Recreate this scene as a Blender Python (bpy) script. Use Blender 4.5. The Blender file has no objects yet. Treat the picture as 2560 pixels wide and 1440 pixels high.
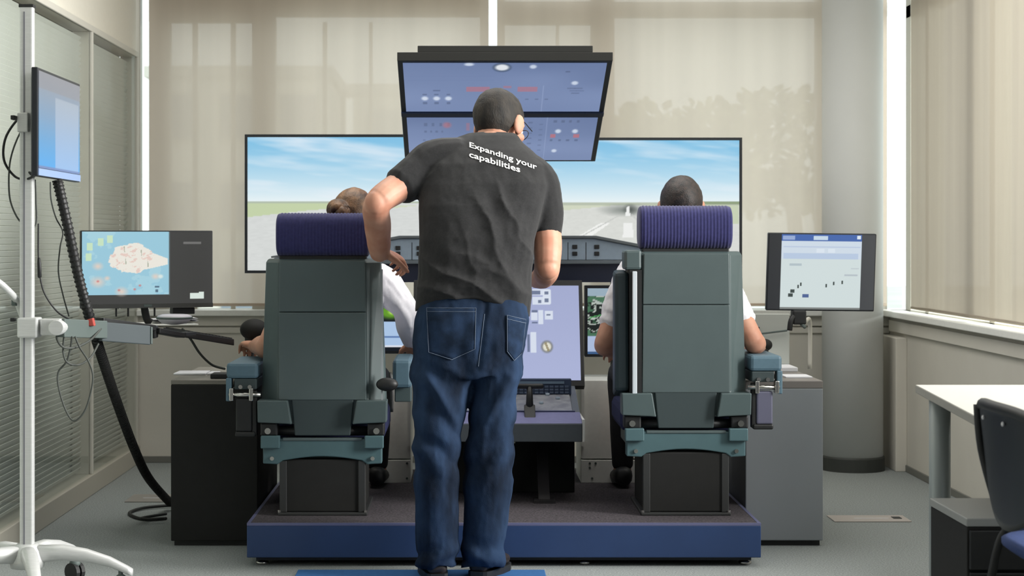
import bpy, bmesh, math, random
import numpy as np
from mathutils import Vector, Matrix, noise
from mathutils.bvhtree import BVHTree

random.seed(7)
sc = bpy.context.scene
col = sc.collection
F, CX, CY, H = 4600.0, 1160.0, 602.0, 1.2      # focal length in px (2560 wide frame), vanishing point, eye height
def P(x, y, Y):                                 # a measured point of the room: pixel + real distance
    return Vector(((x-CX)*Y/F, Y, H-(y-CY)*Y/F))

# ---------------------------------------------------------------- camera, sky, light, exposure
cam = bpy.data.cameras.new('camera'); cam_o = bpy.data.objects.new('camera', cam); col.objects.link(cam_o)
cam_o.location = (0, 0, H); cam_o.rotation_euler = (math.pi/2, 0, 0)
cam.sensor_width = 36; cam.lens = F/2560*36
cam.shift_x = (1280-CX)/2560; cam.shift_y = -(720-CY)/2560
cam.dof.use_dof = True; cam.dof.focus_distance = 6.8; cam.dof.aperture_fstop = 5.6
cam.clip_end = 300
sc.camera = cam_o
w = bpy.data.worlds.new('overcast_sky'); sc.world = w; w.use_nodes = True
bg = w.node_tree.nodes['Background']; bg.inputs[0].default_value = (0.93, 0.98, 1.0, 1); bg.inputs[1].default_value = 1.95
sc.view_settings.view_transform = 'Standard'; sc.view_settings.look = 'None'
sc.view_settings.exposure = 0; sc.view_settings.gamma = 1; sc.view_settings.use_curve_mapping = False
def area(name, loc, rot, sx, sy, energy, colr):
    l = bpy.data.lights.new(name, 'AREA'); l.shape = 'RECTANGLE'; l.size = sx; l.size_y = sy; l.energy = energy; l.color = colr
    o = bpy.data.objects.new(name, l); o.location = loc; o.rotation_euler = rot; col.objects.link(o); return o
# daylight through the uncovered part of the right-hand windows, nearer than the frame shows
area('window_daylight', (4.9, 5.5, 2.4), (Vector((.2, 6.8, .8))-Vector((4.9, 5.5, 2.4))).to_track_quat('-Z', 'Y').to_euler(), 2.2, 2.0, 780, (1.0, 0.985, 0.95))
# bare fill lamps added under the ceiling to lift the ambient light
for lx, ly, le in ((.2, 7.9, 30), (.9, 7.3, 24), (-1.0, 7.4, 8)):
    area('ceiling_fill', (lx, ly, 2.93), (0, 0, 0), 2.2 if le > 20 else .6, 1.2, le, (1.0, .98, .94))

# ---------------------------------------------------------------- helpers
def lin(v):
    v = np.asarray(v, dtype=float)/255.0
    return np.where(v <= .04045, v/12.92, ((v+.055)/1.055)**2.4)
def C(r, g, b): return tuple(float(x) for x in lin((r, g, b))) + (1.0,)
MATS = {}
def mat(name, rgb, rough=.5, metal=0., spec=.5, noise_amt=0., noise_scale=60., bump=0., bump_scale=300., rgb2=None, stretch=None, sheen=0.):
    m = bpy.data.materials.new(name); m.use_nodes = True; nt = m.node_tree; b = nt.nodes['Principled BSDF']
    b.inputs['Base Color'].default_value = C(*rgb); b.inputs['Roughness'].default_value = rough
    b.inputs['Metallic'].default_value = metal; b.inputs['Specular IOR Level'].default_value = spec
    if sheen: b.inputs['Sheen Weight'].default_value = sheen
    tc = nt.nodes.new('ShaderNodeTexCoord'); vec = tc.outputs['Object']
    if stretch:
        mp = nt.nodes.new('ShaderNodeMapping'); mp.inputs['Scale'].default_value = stretch; nt.links.new(vec, mp.inputs[0]); vec = mp.outputs[0]
    if noise_amt or rgb2:
        n = nt.nodes.new('ShaderNodeTexNoise'); n.inputs['Scale'].default_value = noise_scale; n.inputs['Detail'].default_value = 4
        nt.links.new(vec, n.inputs['Vector'])
        r = nt.nodes.new('ShaderNodeValToRGB'); c1 = np.array(C(*rgb)[:3])
        c2 = np.array(C(*rgb2)[:3]) if rgb2 else np.clip(c1*(1+noise_amt), 0, 1)
        if not rgb2: c1 = c1*(1-noise_amt)
        r.color_ramp.elements[0].position = .35; r.color_ramp.elements[1].position = .65
        r.color_ramp.elements[0].color = (*c1, 1); r.color_ramp.elements[1].color = (*c2, 1)
        nt.links.new(n.outputs[0], r.inputs[0]); nt.links.new(r.outputs[0], b.inputs['Base Color'])
    if bump:
        n2 = nt.nodes.new('ShaderNodeTexNoise'); n2.inputs['Scale'].default_value = bump_scale; n2.inputs['Detail'].default_value = 3
        nt.links.new(vec, n2.inputs['Vector'])
        bp = nt.nodes.new('ShaderNodeBump'); bp.inputs['Strength'].default_value = bump; bp.inputs['Distance'].default_value = .002
        nt.links.new(n2.outputs[0], bp.inputs['Height']); nt.links.new(bp.outputs[0], b.inputs['Normal'])
    MATS[name] = m; return m
def glass_mat(name, tint=(0.95, 0.98, 0.97), refl=1.0):
    m = bpy.data.materials.new(name); m.use_nodes = True; nt = m.node_tree; nt.nodes.clear()
    out = nt.nodes.new('ShaderNodeOutputMaterial'); mix = nt.nodes.new('ShaderNodeMixShader')
    t = nt.nodes.new('ShaderNodeBsdfTransparent'); t.inputs[0].default_value = (*tint, 1)
    g = nt.nodes.new('ShaderNodeBsdfGlossy'); g.inputs['Roughness'].default_value = .03
    lw = nt.nodes.new('ShaderNodeFresnel'); lw.inputs[0].default_value = 1.5
    mu = nt.nodes.new('ShaderNodeMath'); mu.operation = 'MULTIPLY'; mu.inputs[1].default_value = refl
    geo = nt.nodes.new('ShaderNodeNewGeometry'); fr = nt.nodes.new('ShaderNodeMath'); fr.operation = 'SUBTRACT'; fr.inputs[0].default_value = 1
    nt.links.new(geo.outputs['Backfacing'], fr.inputs[1]); ml = nt.nodes.new('ShaderNodeMath'); ml.operation = 'MULTIPLY'
    nt.links.new(lw.outputs[0], ml.inputs[0]); nt.links.new(fr.outputs[0], ml.inputs[1]); nt.links.new(ml.outputs[0], mu.inputs[0]); nt.links.new(mu.outputs[0], mix.inputs[0])
    nt.links.new(t.outputs[0], mix.inputs[1]); nt.links.new(g.outputs[0], mix.inputs[2]); nt.links.new(mix.outputs[0], out.inputs[0])
    return m
def blind_mat(name, rgb, transp=.2, transl=.6):
    m = bpy.data.materials.new(name); m.use_nodes = True; nt = m.node_tree; nt.nodes.clear()
    out = nt.nodes.new('ShaderNodeOutputMaterial')
    tc = nt.nodes.new('ShaderNodeTexCoord'); mp = nt.nodes.new('ShaderNodeMapping'); mp.inputs['Scale'].default_value = (3, 3, .15)
    n = nt.nodes.new('ShaderNodeTexNoise'); n.inputs['Scale'].default_value = 3; nt.links.new(tc.outputs['Object'], mp.inputs[0]); nt.links.new(mp.outputs[0], n.inputs['Vector'])
    r = nt.nodes.new('ShaderNodeValToRGB'); c = np.array(C(*rgb)[:3])
    r.color_ramp.elements[0].position = .3; r.color_ramp.elements[1].position = .7
    r.color_ramp.elements[0].color = (*(c*.95), 1); r.color_ramp.elements[1].color = (*(c*1.04), 1); nt.links.new(n.outputs[0], r.inputs[0])
    d = nt.nodes.new('ShaderNodeBsdfDiffuse'); t = nt.nodes.new('ShaderNodeBsdfTranslucent')
    nt.links.new(r.outputs[0], d.inputs[0]); nt.links.new(r.outputs[0], t.inputs[0])
    m1 = nt.nodes.new('ShaderNodeMixShader'); m1.inputs[0].default_value = transl
    nt.links.new(d.outputs[0], m1.inputs[1]); nt.links.new(t.outputs[0], m1.inputs[2])
    tr = nt.nodes.new('ShaderNodeBsdfTransparent'); m2 = nt.nodes.new('ShaderNodeMixShader'); m2.inputs[0].default_value = transp
    nt.links.new(m1.outputs[0], m2.inputs[1]); nt.links.new(tr.outputs[0], m2.inputs[2]); nt.links.new(m2.outputs[0], out.inputs[0])
    return m
def screen_mat(strength=1.0):
    m = bpy.data.materials.new('lit_screen'); m.use_nodes = True; nt = m.node_tree; b = nt.nodes['Principled BSDF']
    b.inputs['Base Color'].default_value = (.01, .01, .012, 1); b.inputs['Roughness'].default_value = .35; b.inputs['Specular IOR Level'].default_value = .25
    a = nt.nodes.new('ShaderNodeAttribute'); a.attribute_name = 'picture'
    nt.links.new(a.outputs['Color'], b.inputs['Emission Color']); b.inputs['Emission Strength'].default_value = strength
    return m

def obj(name, bm, m, parent=None, smooth=False, bevel=0.0, loc=None):
    me = bpy.data.meshes.new(name); bmesh.ops.recalc_face_normals(bm, faces=bm.faces[:]); bm.to_mesh(me); bm.free()
    if smooth:
        for p in me.polygons: p.use_smooth = True
    if m: me.materials.append(m)
    o = bpy.data.objects.new(name, me); col.objects.link(o)
    if parent: o.parent = parent
    if loc is not None: o.location = loc
    if bevel:
        b = o.modifiers.new('bevel', 'BEVEL'); b.width = bevel; b.segments = 2; b.limit_method = 'ANGLE'; b.angle_limit = math.radians(40)
        b.harden_normals = False
    return o
def tag(o, label, cat, group=None, kind=None):
    o['label'] = label; o['category'] = cat
    if group: o['group'] = group
    if kind: o['kind'] = kind
    return o
def struct(o): o['kind'] = 'structure'; return o
def thing(name, loc, label, cat, group=None):
    o = bpy.data.objects.new(name, None); o.location = loc; o.empty_display_size = .1; col.objects.link(o)
    return tag(o, label, cat, group)
def B(): return bmesh.new()
def box(bm, lo, hi, M=None):
    lo, hi = Vector(lo), Vector(hi)
    vs = [bm.verts.new((x, y, z)) for x in (lo.x, hi.x) for y in (lo.y, hi.y) for z in (lo.z, hi.z)]
    for f in ((0,1,3,2),(4,6,7,5),(0,4,5,1),(2,3,7,6),(0,2,6,4),(1,5,7,3)): bm.faces.new([vs[i] for i in f])
    if M:
        for v in vs: v.co = M @ v.co
    return bm
def boxm(lo, hi, M=None): return box(B(), lo, hi, M)
def prism(bm, poly, axis, a, b):                # polygon in the other two axes, extruded a..b along axis
    def mk(p, t):
        if axis == 'x': return (t, p[0], p[1])
        if axis == 'y': return (p[0], t, p[1])
        return (p[0], p[1], t)
    v0 = [bm.verts.new(mk(p, a)) for p in poly]; v1 = [bm.verts.new(mk(p, b)) for p in poly]
    n = len(poly); bm.faces.new(v0[::-1]); bm.faces.new(v1)
    for i in range(n): bm.faces.new((v0[i], v0[(i+1) % n], v1[(i+1) % n], v1[i]))
    return bm
def skinrings(bm, rings, cap=True):
    n = len(rings[0]); vr = [[bm.verts.new(p) for p in r] for r in rings]
    for a, b in zip(vr, vr[1:]):
        for i in range(n): bm.faces.new((a[i], a[(i+1) % n], b[(i+1) % n], b[i]))
    if cap:
        bm.faces.new(vr[0][::-1]); bm.faces.new(vr[-1])
    return bm
def ring(c, u, v, seg=20, p=2.0):
    out = []
    for i in range(seg):
        t = 2*math.pi*i/seg; ct, st = math.cos(t), math.sin(t)
        e = 2.0/p
        out.append(Vector(c)+Vector(u)*(math.copysign(abs(ct)**e, ct))+Vector(v)*(math.copysign(abs(st)**e, st)))
    return out
def frames(pts):
    T = [(pts[min(i+1, len(pts)-1)]-pts[max(i-1, 0)]).normalized() for i in range(len(pts))]
    up = Vector((0, 0, 1)) if abs(T[0].z) < .9 else Vector((1, 0, 0))
    u = T[0].cross(up).normalized(); out = []
    for t in T:
        u = (u-t*u.dot(t)).normalized(); out.append((t, u, t.cross(u)))
    return out
def tube(bm, pts, r, seg=8, ends=False):
    pts = [Vector(p) for p in pts]; fr = frames(pts)
    rs = r if isinstance(r, (list, tuple)) else [r]*len(pts)
    rings = []
    if ends: rings.append(ring(pts[0]-fr[0][0]*rs[0]*.55, fr[0][1]*rs[0]*.6, fr[0][2]*rs[0]*.6, seg))
    for p, (t, u, v), q in zip(pts, fr, rs):
        qa, qb = q if isinstance(q, (list, tuple)) else (q, q)
        rings.append(ring(p, u*qa, v*qb, seg))
    if ends: rings.append(ring(pts[-1]+fr[-1][0]*rs[-1]*.55, fr[-1][1]*rs[-1]*.6, fr[-1][2]*rs[-1]*.6, seg))
    return skinrings(bm, rings)
def smooth_path(pts, n=8):
    pts = [Vector(p) for p in pts]; out = []
    for i in range(len(pts)-1):
        p0, p1, p2, p3 = pts[max(i-1, 0)], pts[i], pts[i+1], pts[min(i+2, len(pts)-1)]
        for k in range(n):
            t = k/n
            out.append(.5*((2*p1)+(p2-p0)*t+(2*p0-5*p1+4*p2-p3)*t*t+(3*p1-p0-3*p2+p3)*t**3))
    out.append(pts[-1]); return out
def ellipsoid(bm, c, r, R=None, seg=20, rings=14):
    rr = []
    for j in range(rings+1):
        ph = -math.pi/2+math.pi*j/rings; cz, sz = max(math.cos(ph), .02), math.sin(ph)
        rg = []
        for i in range(seg):
            t = 2*math.pi*i/seg
            p = Vector((r[0]*cz*math.cos(t), r[1]*cz*math.sin(t), r[2]*sz))
            rg.append(Vector(c)+(R @ p if R else p))
        rr.append(rg)
    return skinrings(bm, rr)
def cyl(bm, a, b, r, seg=20): return tube(bm, [a, b], r, seg)
def disc_lathe(bm, prof, c, seg=32):            # profile [(r,z)] round the z axis at c
    rings = [[Vector((c[0]+r*math.cos(2*math.pi*i/seg), c[1]+r*math.sin(2*math.pi*i/seg), c[2]+z)) for i in range(seg)] for r, z in prof]
    return skinrings(bm, rings)
SCREEN = screen_mat()
def screen(name, parent, O, U, V, nx, ny, func, m=None):   # picture on a flat screen; O lower-left corner, U right, V up
    O, U, V = Vector(O), Vector(U), Vector(V)
    us, vs = np.meshgrid(np.linspace(0, 1, nx+1), np.linspace(0, 1, ny+1))
    us, vs = us.ravel(), vs.ravel()
    co = np.array(O)[None]+us[:, None]*np.array(U)[None]+vs[:, None]*np.array(V)[None]
    idx = np.arange((nx+1)*(ny+1)).reshape(ny+1, nx+1)
    f = np.stack([idx[:-1, :-1], idx[:-1, 1:], idx[1:, 1:], idx[1:, :-1]], -1).reshape(-1, 4)
    me = bpy.data.meshes.new(name); me.from_pydata(co.tolist(), [], f.tolist())
    c = np.ones((len(us), 4)); c[:, :3] = lin(np.clip(func(us, 1-vs), 0, 255))
    a = me.color_attributes.new('picture', 'FLOAT_COLOR', 'POINT'); a.data.foreach_set('color', c.ravel().astype(np.float32))
    me.materials.append(m or SCREEN); o = bpy.data.objects.new(name, me); col.objects.link(o); o.parent = parent
    return o
class Pic:                                       # draws flat shapes in 0..1 screen coordinates (v down)
    def __init__(s, u, v, base): s.u, s.v = u, v; s.c = np.zeros((len(u), 3))+np.array(base, float)
    def put(s, m, c, a=1.0):
        c = np.array(c, float); m = np.asarray(m, float)*a; s.c = s.c*(1-m[:, None])+c*m[:, None]
    def rect(s, x0, y0, x1, y1, c, a=1.0): s.put((s.u >= x0) & (s.u <= x1) & (s.v >= y0) & (s.v <= y1), c, a)
    def ell(s, x, y, rx, ry, c, a=1.0, soft=.25):
        d = np.sqrt(((s.u-x)/rx)**2+((s.v-y)/ry)**2); s.put(np.clip((1-d)/soft, 0, 1), c, a)
    def line(s, x0, y0, x1, y1, w, c, a=1.0, asp=1.78):
        dx, dy = (x1-x0)*asp, y1-y0; L = dx*dx+dy*dy
        t = np.clip(((s.u-x0)*asp*dx+(s.v-y0)*dy)/L, 0, 1)
        d = np.hypot((s.u-x0)*asp-t*dx, s.v-y0-t*dy); s.put(d < w, c, a)
    def poly(s, pts, c, a=1.0):
        ins = np.zeros(len(s.u), bool); n = len(pts)
        for i in range(n):
            (x0, y0), (x1, y1) = pts[i], pts[(i+1) % n]
            cond = (y0 > s.v) != (y1 > s.v)
            xx = x0+(s.v-y0)/(y1-y0+1e-12)*(x1-x0); ins ^= cond & (s.u < xx)
        s.put(ins, c, a)
def vnoise(x, y, seed=0):
    xi, yi = np.floor(x).astype(int), np.floor(y).astype(int); fx, fy = x-xi, y-yi
    fx, fy = fx*fx*(3-2*fx), fy*fy*(3-2*fy)
    def h(a, b): return np.modf(np.abs(np.sin(a*127.1+b*311.7+seed*74.7)*43758.5453))[0]
    return (h(xi, yi)*(1-fx)+h(xi+1, yi)*fx)*(1-fy)+(h(xi, yi+1)*(1-fx)+h(xi+1, yi+1)*fx)*fy
def fbm(x, y, seed=0, o=4): return sum(vnoise(x*2**k, y*2**k, seed+k)/2**(k+1) for k in range(o))

# ---------------------------------------------------------------- materials
carpet = mat('grey_carpet', (126, 131, 130), .95, spec=.1, rgb2=(158, 163, 162), noise_scale=160, bump=.5, bump_scale=400)
plaster = mat('pale_wall_paint', (208, 204, 194), .8, spec=.2, noise_amt=.02, noise_scale=4)
white_paint = mat('white_paint', (236, 236, 231), .45, noise_amt=.02)
ceil_m = mat('ceiling_white', (230, 229, 225), .9, spec=.1)
alu = mat('brushed_aluminium', (206, 207, 206), .4, .3, noise_amt=.05, noise_scale=30, stretch=(1, 1, 20))
alu_frame = mat('anodised_frame', (200, 197, 187), .5, 0.)
chrome = mat('steel_bracket', (200, 198, 194), .22, 1.0)
grey_plate = mat('grey_metal_plate', (84, 95, 92), .6, 0.)
black_pl = mat('black_plastic', (24, 25, 26), .5, noise_amt=.1)
black_mat = mat('matte_black_panel', (30, 30, 29), .7, spec=.3, noise_amt=.06, noise_scale=20)
bezel = mat('dark_bezel', (28, 32, 38), .4)
teal = mat('grey_green_seat_shell', (72, 86, 87), .42, noise_amt=.03, noise_scale=12, bump=.06, bump_scale=900)
teal_panel = mat('grey_green_seat_panel', (80, 92, 93), .36, noise_amt=.03, noise_scale=8, bump=.05, bump_scale=900)
teal_beam = mat('blue_green_beam', (72, 98, 103), .45, noise_amt=.04, noise_scale=12)
teal_dark = mat('dark_recess_cover', (48, 60, 62), .6)
navy_rib = mat('navy_ribbed_fabric', (50, 50, 94), .85, spec=.2, noise_amt=.1, noise_scale=90, bump=.3, bump_scale=500, sheen=.2)
navy = mat('navy_cushion', (38, 42, 74), .85, spec=.2, noise_amt=.1)
pad_blue = mat('blue_grey_armrest', (80, 106, 120), .55, noise_amt=.04)
plat_blue = mat('blue_platform_paint', (34, 58, 100), .5, noise_amt=.04, noise_scale=9)
plat_carpet = mat('platform_carpet', (58, 55, 58), .95, spec=.1, rgb2=(88, 83, 87), noise_scale=130, bump=.4)
console_grey = mat('grey_console_laminate', (136, 140, 144), .5, noise_amt=.02, noise_scale=4)
panel_blue = mat('cockpit_blue_grey', (140, 155, 170), .45, noise_amt=.03)
quad_purple = mat('pedestal_violet', (118, 118, 158), .5, noise_amt=.04)
ped_front = mat('pedestal_grey', (84, 90, 96), .5, noise_amt=.03)
table_m = mat('white_tabletop', (152, 150, 143), .75, noise_amt=.015)
leg_grey = mat('grey_table_leg', (156, 164, 164), .4, .2)
paper_m = mat('white_paper', (226, 226, 230), .7, noise_amt=.02)
skin_m = mat('skin', (202, 152, 128), .55, rgb2=(188, 130, 106), noise_scale=14, bump=.08, bump_scale=500)
skin_d = mat('skin_shade', (190, 144, 120), .55, rgb2=(176, 124, 100), noise_scale=14)
hair_dark = mat('short_greying_hair', (19, 16, 14), .7, rgb2=(50, 44, 38), noise_scale=40, bump=.9, bump_scale=260, stretch=(1, 1, .35))
hair_black = mat('black_hair', (26, 24, 24), .55, rgb2=(56, 44, 40), noise_scale=60, bump=.8, bump_scale=220)
hair_brown = mat('brown_hair', (72, 50, 34), .5, rgb2=(140, 104, 74), noise_scale=40, bump=.8, bump_scale=180, stretch=(1, .3, 1))
tshirt = mat('charcoal_cotton', (43, 43, 44), .9, spec=.15, noise_amt=.1, noise_scale=150, bump=.25, bump_scale=700, sheen=.12)
denim = mat('blue_denim', (20, 28, 41), .9, spec=.1, rgb2=(40, 57, 82), noise_scale=11, bump=.4, bump_scale=600, stretch=(1, 1, .35))
denim_p = mat('denim_pocket', (24, 35, 51), .9, spec=.1, rgb2=(36, 52, 76), noise_scale=20, bump=.4, bump_scale=600)
stitch_m = mat('denim_stitching', (92, 104, 122), .9)
white_shirt = mat('white_shirt_cotton', (232, 230, 236), .85, spec=.2, noise_amt=.02, noise_scale=30)
pants_black = mat('black_trousers', (24, 24, 28), .9, noise_amt=.1)
shoe_m = mat('dark_leather', (34, 26, 24), .45)
eye_m = mat('eye_white', (225, 225, 222), .3)
mat_blue = mat('blue_floor_mat', (38, 92, 146), .9, noise_amt=.08, noise_scale=80)
slat_m = mat('pale_slat', (214, 216, 210), .55, noise_amt=.02)
back_m = mat('partition_backing', (170, 174, 168), .8)
glass = glass_mat('clear_glass'); part_glass = glass_mat('partition_glass', (.97, .985, .975), .9)
blind_a = blind_mat('beige_roller_blind', (216, 204, 191), .055, .66)
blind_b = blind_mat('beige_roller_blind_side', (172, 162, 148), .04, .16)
leaf_m = mat('tree_leaves', (120, 128, 84), .8, rgb2=(158, 160, 112), noise_scale=3)
bark_m = mat('tree_bark', (96, 84, 70), .9, noise_amt=.2)
facade = mat('pale_facade', (226, 222, 212), .8, noise_amt=.03, noise_scale=.5)
facade_w = mat('facade_windows', (130, 140, 150), .2)
ground_m = mat('outside_paving', (196, 196, 190), .9, noise_amt=.1, noise_scale=.4)
letter_m = mat('white_print', (232, 232, 232), .8)
off_blue = mat('blue_seat_fabric', (42, 62, 112), .9, noise_amt=.15, noise_scale=200)
red_m = mat('red_tape', (170, 70, 60), .6)

# ---------------------------------------------------------------- room shell
XL, XR, YB, YF, ZC = -1.764, 2.303, 9.96, -2.5, 2.95
struct(obj('floor', boxm((XL-.5, YF, -.1), (XR+.1, YB+.3, 0)), carpet))
struct(obj('ceiling', boxm((XL-.5, YF, ZC), (XR+.3, YB+.3, ZC+.1)), ceil_m))
struct(obj('wall_front', boxm((XL-.5, YF-.1, 0), (XR+.3, YF, ZC)), mat('slate_wall', (92, 94, 96), .8, noise_amt=.03)))
# back wall: parapet, sill, ledge profile
SZ = .815
struct(obj('wall_back', boxm((XL-.5, YB, 0), (XR+.3, YB+.3, SZ)), plaster))
b = B(); box(b, (XL, YB-.055, SZ-.02), (XR, YB+.06, SZ+.012)); s = struct(obj('trim_1', b, white_paint, bevel=.004)); s['label'] = 'white window sill along the back wall'
b = B(); box(b, (XL, YB-.02, SZ-.075), (XR, YB, SZ-.02)); box(b, (XL, YB-.012, SZ-.115), (XR, YB, SZ-.083)); struct(obj('trim_2', b, plaster, bevel=.003))
struct(obj('baseboard_back', boxm((XL, YB-.012, 0), (XR, YB, .035)), mat('grey_baseboard', (112, 112, 106), .7), bevel=.003))
# right wall: parapet under the windows, sill, open daylight bays nearer the camera
struct(obj('wall_right', boxm((XR, YF, 0), (XR+.3, YB+.3, SZ)), plaster))
b = B(); box(b, (XR-.05, 1.2, SZ-.02), (XR+.06, YB-.06, SZ+.012)); struct(obj('trim_3', b, white_paint, bevel=.004))
b = B(); box(b, (XR-.018, 1.2, SZ-.1), (XR, YB-.06, SZ-.04)); struct(obj('trim_4', b, plaster, bevel=.003))
struct(obj('baseboard_right', boxm((XR-.01, YF, 0), (XR, YB-.012, .035)), MATS['grey_baseboard'], bevel=.003))
struct(obj('trim_5', boxm((XR, YF, SZ), (XR+.3, 1.2, ZC)), plaster))
b = boxm((XR-.06, YB-.4, 0), (XR-.0, YB-.02, SZ-.12)); struct(obj('trim_6', b, plaster, bevel=.004))   # boxed pipe run in the corner

# windows: frames, mullions, panes
def frame_mesh(name, boxes, parent, m=alu_frame):
    b = B()
    for lo, hi in boxes: box(b, lo, hi)
    return obj(name, b, m, parent, bevel=.003)
YW = 10.05
def XW(px): return (px-CX)*YW/F
def ZW(py): return H-(py-CY)*YW/F
win1 = bpy.data.objects.new('window_1', None); col.objects.link(win1); struct(win1)
piers = [(300, 350), (372, 424), (630, 688), (1200, 1221), (1243, 1262), (1478, 1536), (2042, 2218)]
for a, c in piers: frame_mesh('window_post', [((XW(a), YW, SZ), (XW(c), YW+.08, ZC))], win1)
bars = [(480, 493), (576, 588), (806, 817), (922, 931), (1390, 1398)]
for a, c in bars: frame_mesh('glazing_bar', [((XW(a), YW+.01, SZ), (XW(c), YW+.04, ZW(55)))], win1)
for (a, c, y0, y1) in [(372, 630, -70, 55), (630, 1200, -70, 40), (1262, 1478, 4, 60), (1478, 2218, 5, 42)]:
    frame_mesh('window_transom', [((XW(a), YW-.005, ZW(y1)), (XW(c), YW+.075, ZW(y0)))], win1)
frame_mesh('window_rail', [((XL, YW, SZ), (XR, YW+.08, SZ+.014))], win1)
for a, c in [(350, 372), (424, 630), (688, 1200), (1221, 1243), (1262, 1478), (1536, 2042), (2218, 2260)]:
    obj('window_pane', boxm((XW(a), YW+.045, SZ+.014), (XW(c), YW+.053, ZC)), glass, win1)
win2 = bpy.data.objects.new('window_2', None); col.objects.link(win2); struct(win2)
XWR = XR+.09
for y0, y1 in [(9.48, 9.545), (9.86, 9.97), (8.3, 8.38), (7.1, 7.18), (6.3, 6.42), (4.35, 4.45), (1.2, 1.3)]:
    frame_mesh('window_post', [((XWR, y0, SZ), (XWR+.08, y1, ZC))], win2)
frame_mesh('window_rail', [((XWR, 1.2, SZ), (XWR+.08, YB, SZ+.014))], win2)
frame_mesh('window_transom', [((XWR, 1.2, 2.40), (XWR+.08, YB, 2.47))], win2)
for y0, y1 in [(9.545, 9.86), (8.38, 9.48), (7.18, 8.3), (6.42, 7.1)]:
    obj('window_pane', boxm((XWR+.045, y0, SZ+.014), (XWR+.053, y1, ZC)), glass, win2)
# roller blinds
def blind(name, label, lo, hi, axis, m):
    t = thing(name, (0, 0, 0), label, 'blind', 'beige roller blinds')
    b = B(); n = 40
    for i in range(n+1):
        f = i/n
        if axis == 'x':
            x = lo[0]+(hi[0]-lo[0])*f; y = lo[1]+.003*math.sin(9*f)
            for z in (lo[2], hi[2]): b.verts.new((x, y, z))
        else:
            y = lo[1]+(hi[1]-lo[1])*f; x = lo[0]+.004*math.sin(11*f)+.003*math.sin(31*f)
            for z in (lo[2], hi[2]): b.verts.new((x, y, z))
    b.verts.ensure_lookup_table()
    for i in range(n): b.faces.new([b.verts[k] for k in (2*i, 2*i+2, 2*i+3, 2*i+1)])
    obj('blind_fabric', b, m, t, smooth=True)
    b = B()
    if axis == 'x': tube(b, [(lo[0], lo[1], lo[2]), (hi[0], lo[1], lo[2])], .008, 8)
    else: tube(b, [(lo[0], lo[1], lo[2]), (lo[0], hi[1], lo[2])], .008, 8)
    obj('hem_bar', b, m, t, smooth=True)
    b = B()
    if axis == 'x': cyl(b, (lo[0], lo[1]+.03, hi[2]), (hi[0], lo[1]+.03, hi[2]), .03)
    else: cyl(b, (lo[0]+.03, lo[1], hi[2]), (lo[0]+.03, hi[1], hi[2]), .03)
    obj('roller', b, white_paint, t, smooth=True)
    return t
YBL = 9.93
def XB(px): return (px-CX)*YBL/F
blind('roller_blind', 'wide beige roller blind behind the left video screen', (XB(373), YBL, SZ+.04), (XB(1222), YBL, 2.88), 'x', blind_a)
blind('roller_blind', 'beige roller blind between the middle gap and the round column, trees showing through', (XB(1243), YBL, SZ+.04), (XB(2217), YBL, 2.88), 'x', blind_a)
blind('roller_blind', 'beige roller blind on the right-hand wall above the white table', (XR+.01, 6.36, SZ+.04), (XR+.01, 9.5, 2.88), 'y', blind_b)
# round column
cx_, cy_ = (2131-CX)*9.66/F, 9.66
t = thing('round_column', (cx_, cy_, 0), 'round pale concrete column in the right back corner', 'column')
b = B(); disc_lathe(b, [(.158, .075), (.158, ZC)], (0, 0, 0), 48); obj('shaft', b, mat('column_paint', (216, 218, 217), .7, noise_amt=.015, noise_scale=3), t, smooth=True)
b = B(); disc_lathe(b, [(.166, 0), (.166, .068), (.16, .076), (.12, .076)], (0, 0, 0), 48); obj('base_ring', b, mat('dark_base_ring', (52, 55, 52), .6), t, smooth=False)

# left wall: solid near the camera, then a glazed partition with slats
b = boxm((XL-.1, YF, 0), (XL, 5.4, ZC)); struct(obj('wall_left', b, mat('grey_wall', (128, 128, 126), .8, noise_amt=.03)))
part = bpy.data.objects.new('wall_left_partition', None); col.objects.link(part); part.name = 'wall_left.001'; struct(part)
YM = 8.72
obj('backing_panel', boxm((XL-.14, 5.4, .1), (XL-.10, YB, 2.22)), back_m, part)
obj('upper_panel', boxm((XL-.10, 5.4, 2.222), (XL-.012, YB, ZC)), mat('partition_upper', (222, 217, 204), .6, noise_amt=.015), part)
obj('bottom_rail', boxm((XL-.09, 5.4, 0), (XL+.012, YB, .095)), mat('partition_rail', (176, 172, 160), .5), part, bevel=.004)
obj('top_rail', boxm((XL-.09, 5.4, 2.19), (XL+.004, YB, 2.222)), alu_frame, part, bevel=.004)
for y in (5.42, YM, YB-.03): obj('mullion', boxm((XL-.09, y-.014, .095), (XL+.006, y+.014, 2.19)), alu_frame, part, bevel=.003)
for y0, y1 in ((5.434, YM-.014), (YM+.014, YB-.044)):
    obj('glass_pane', boxm((XL-.012, y0, .095), (XL-.004, y1, 2.19)), part_glass, part)
for y0, y1 in ((5.44, YM-.008), (YM+.008, YB-.02)):
    b = boxm((-.0008, 0, -.0125), (.0008, y1-y0, .0125)); o = None; n = 0; z = .12
    while z < 2.17:
        if o is None: o = obj('slat', b, slat_m, part)
        else: o = o.copy(); col.objects.link(o)
        o.location = (XL-.055, y0, z); o.rotation_euler = (0, math.radians(34), 0); z += .0245
b = B()

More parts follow.
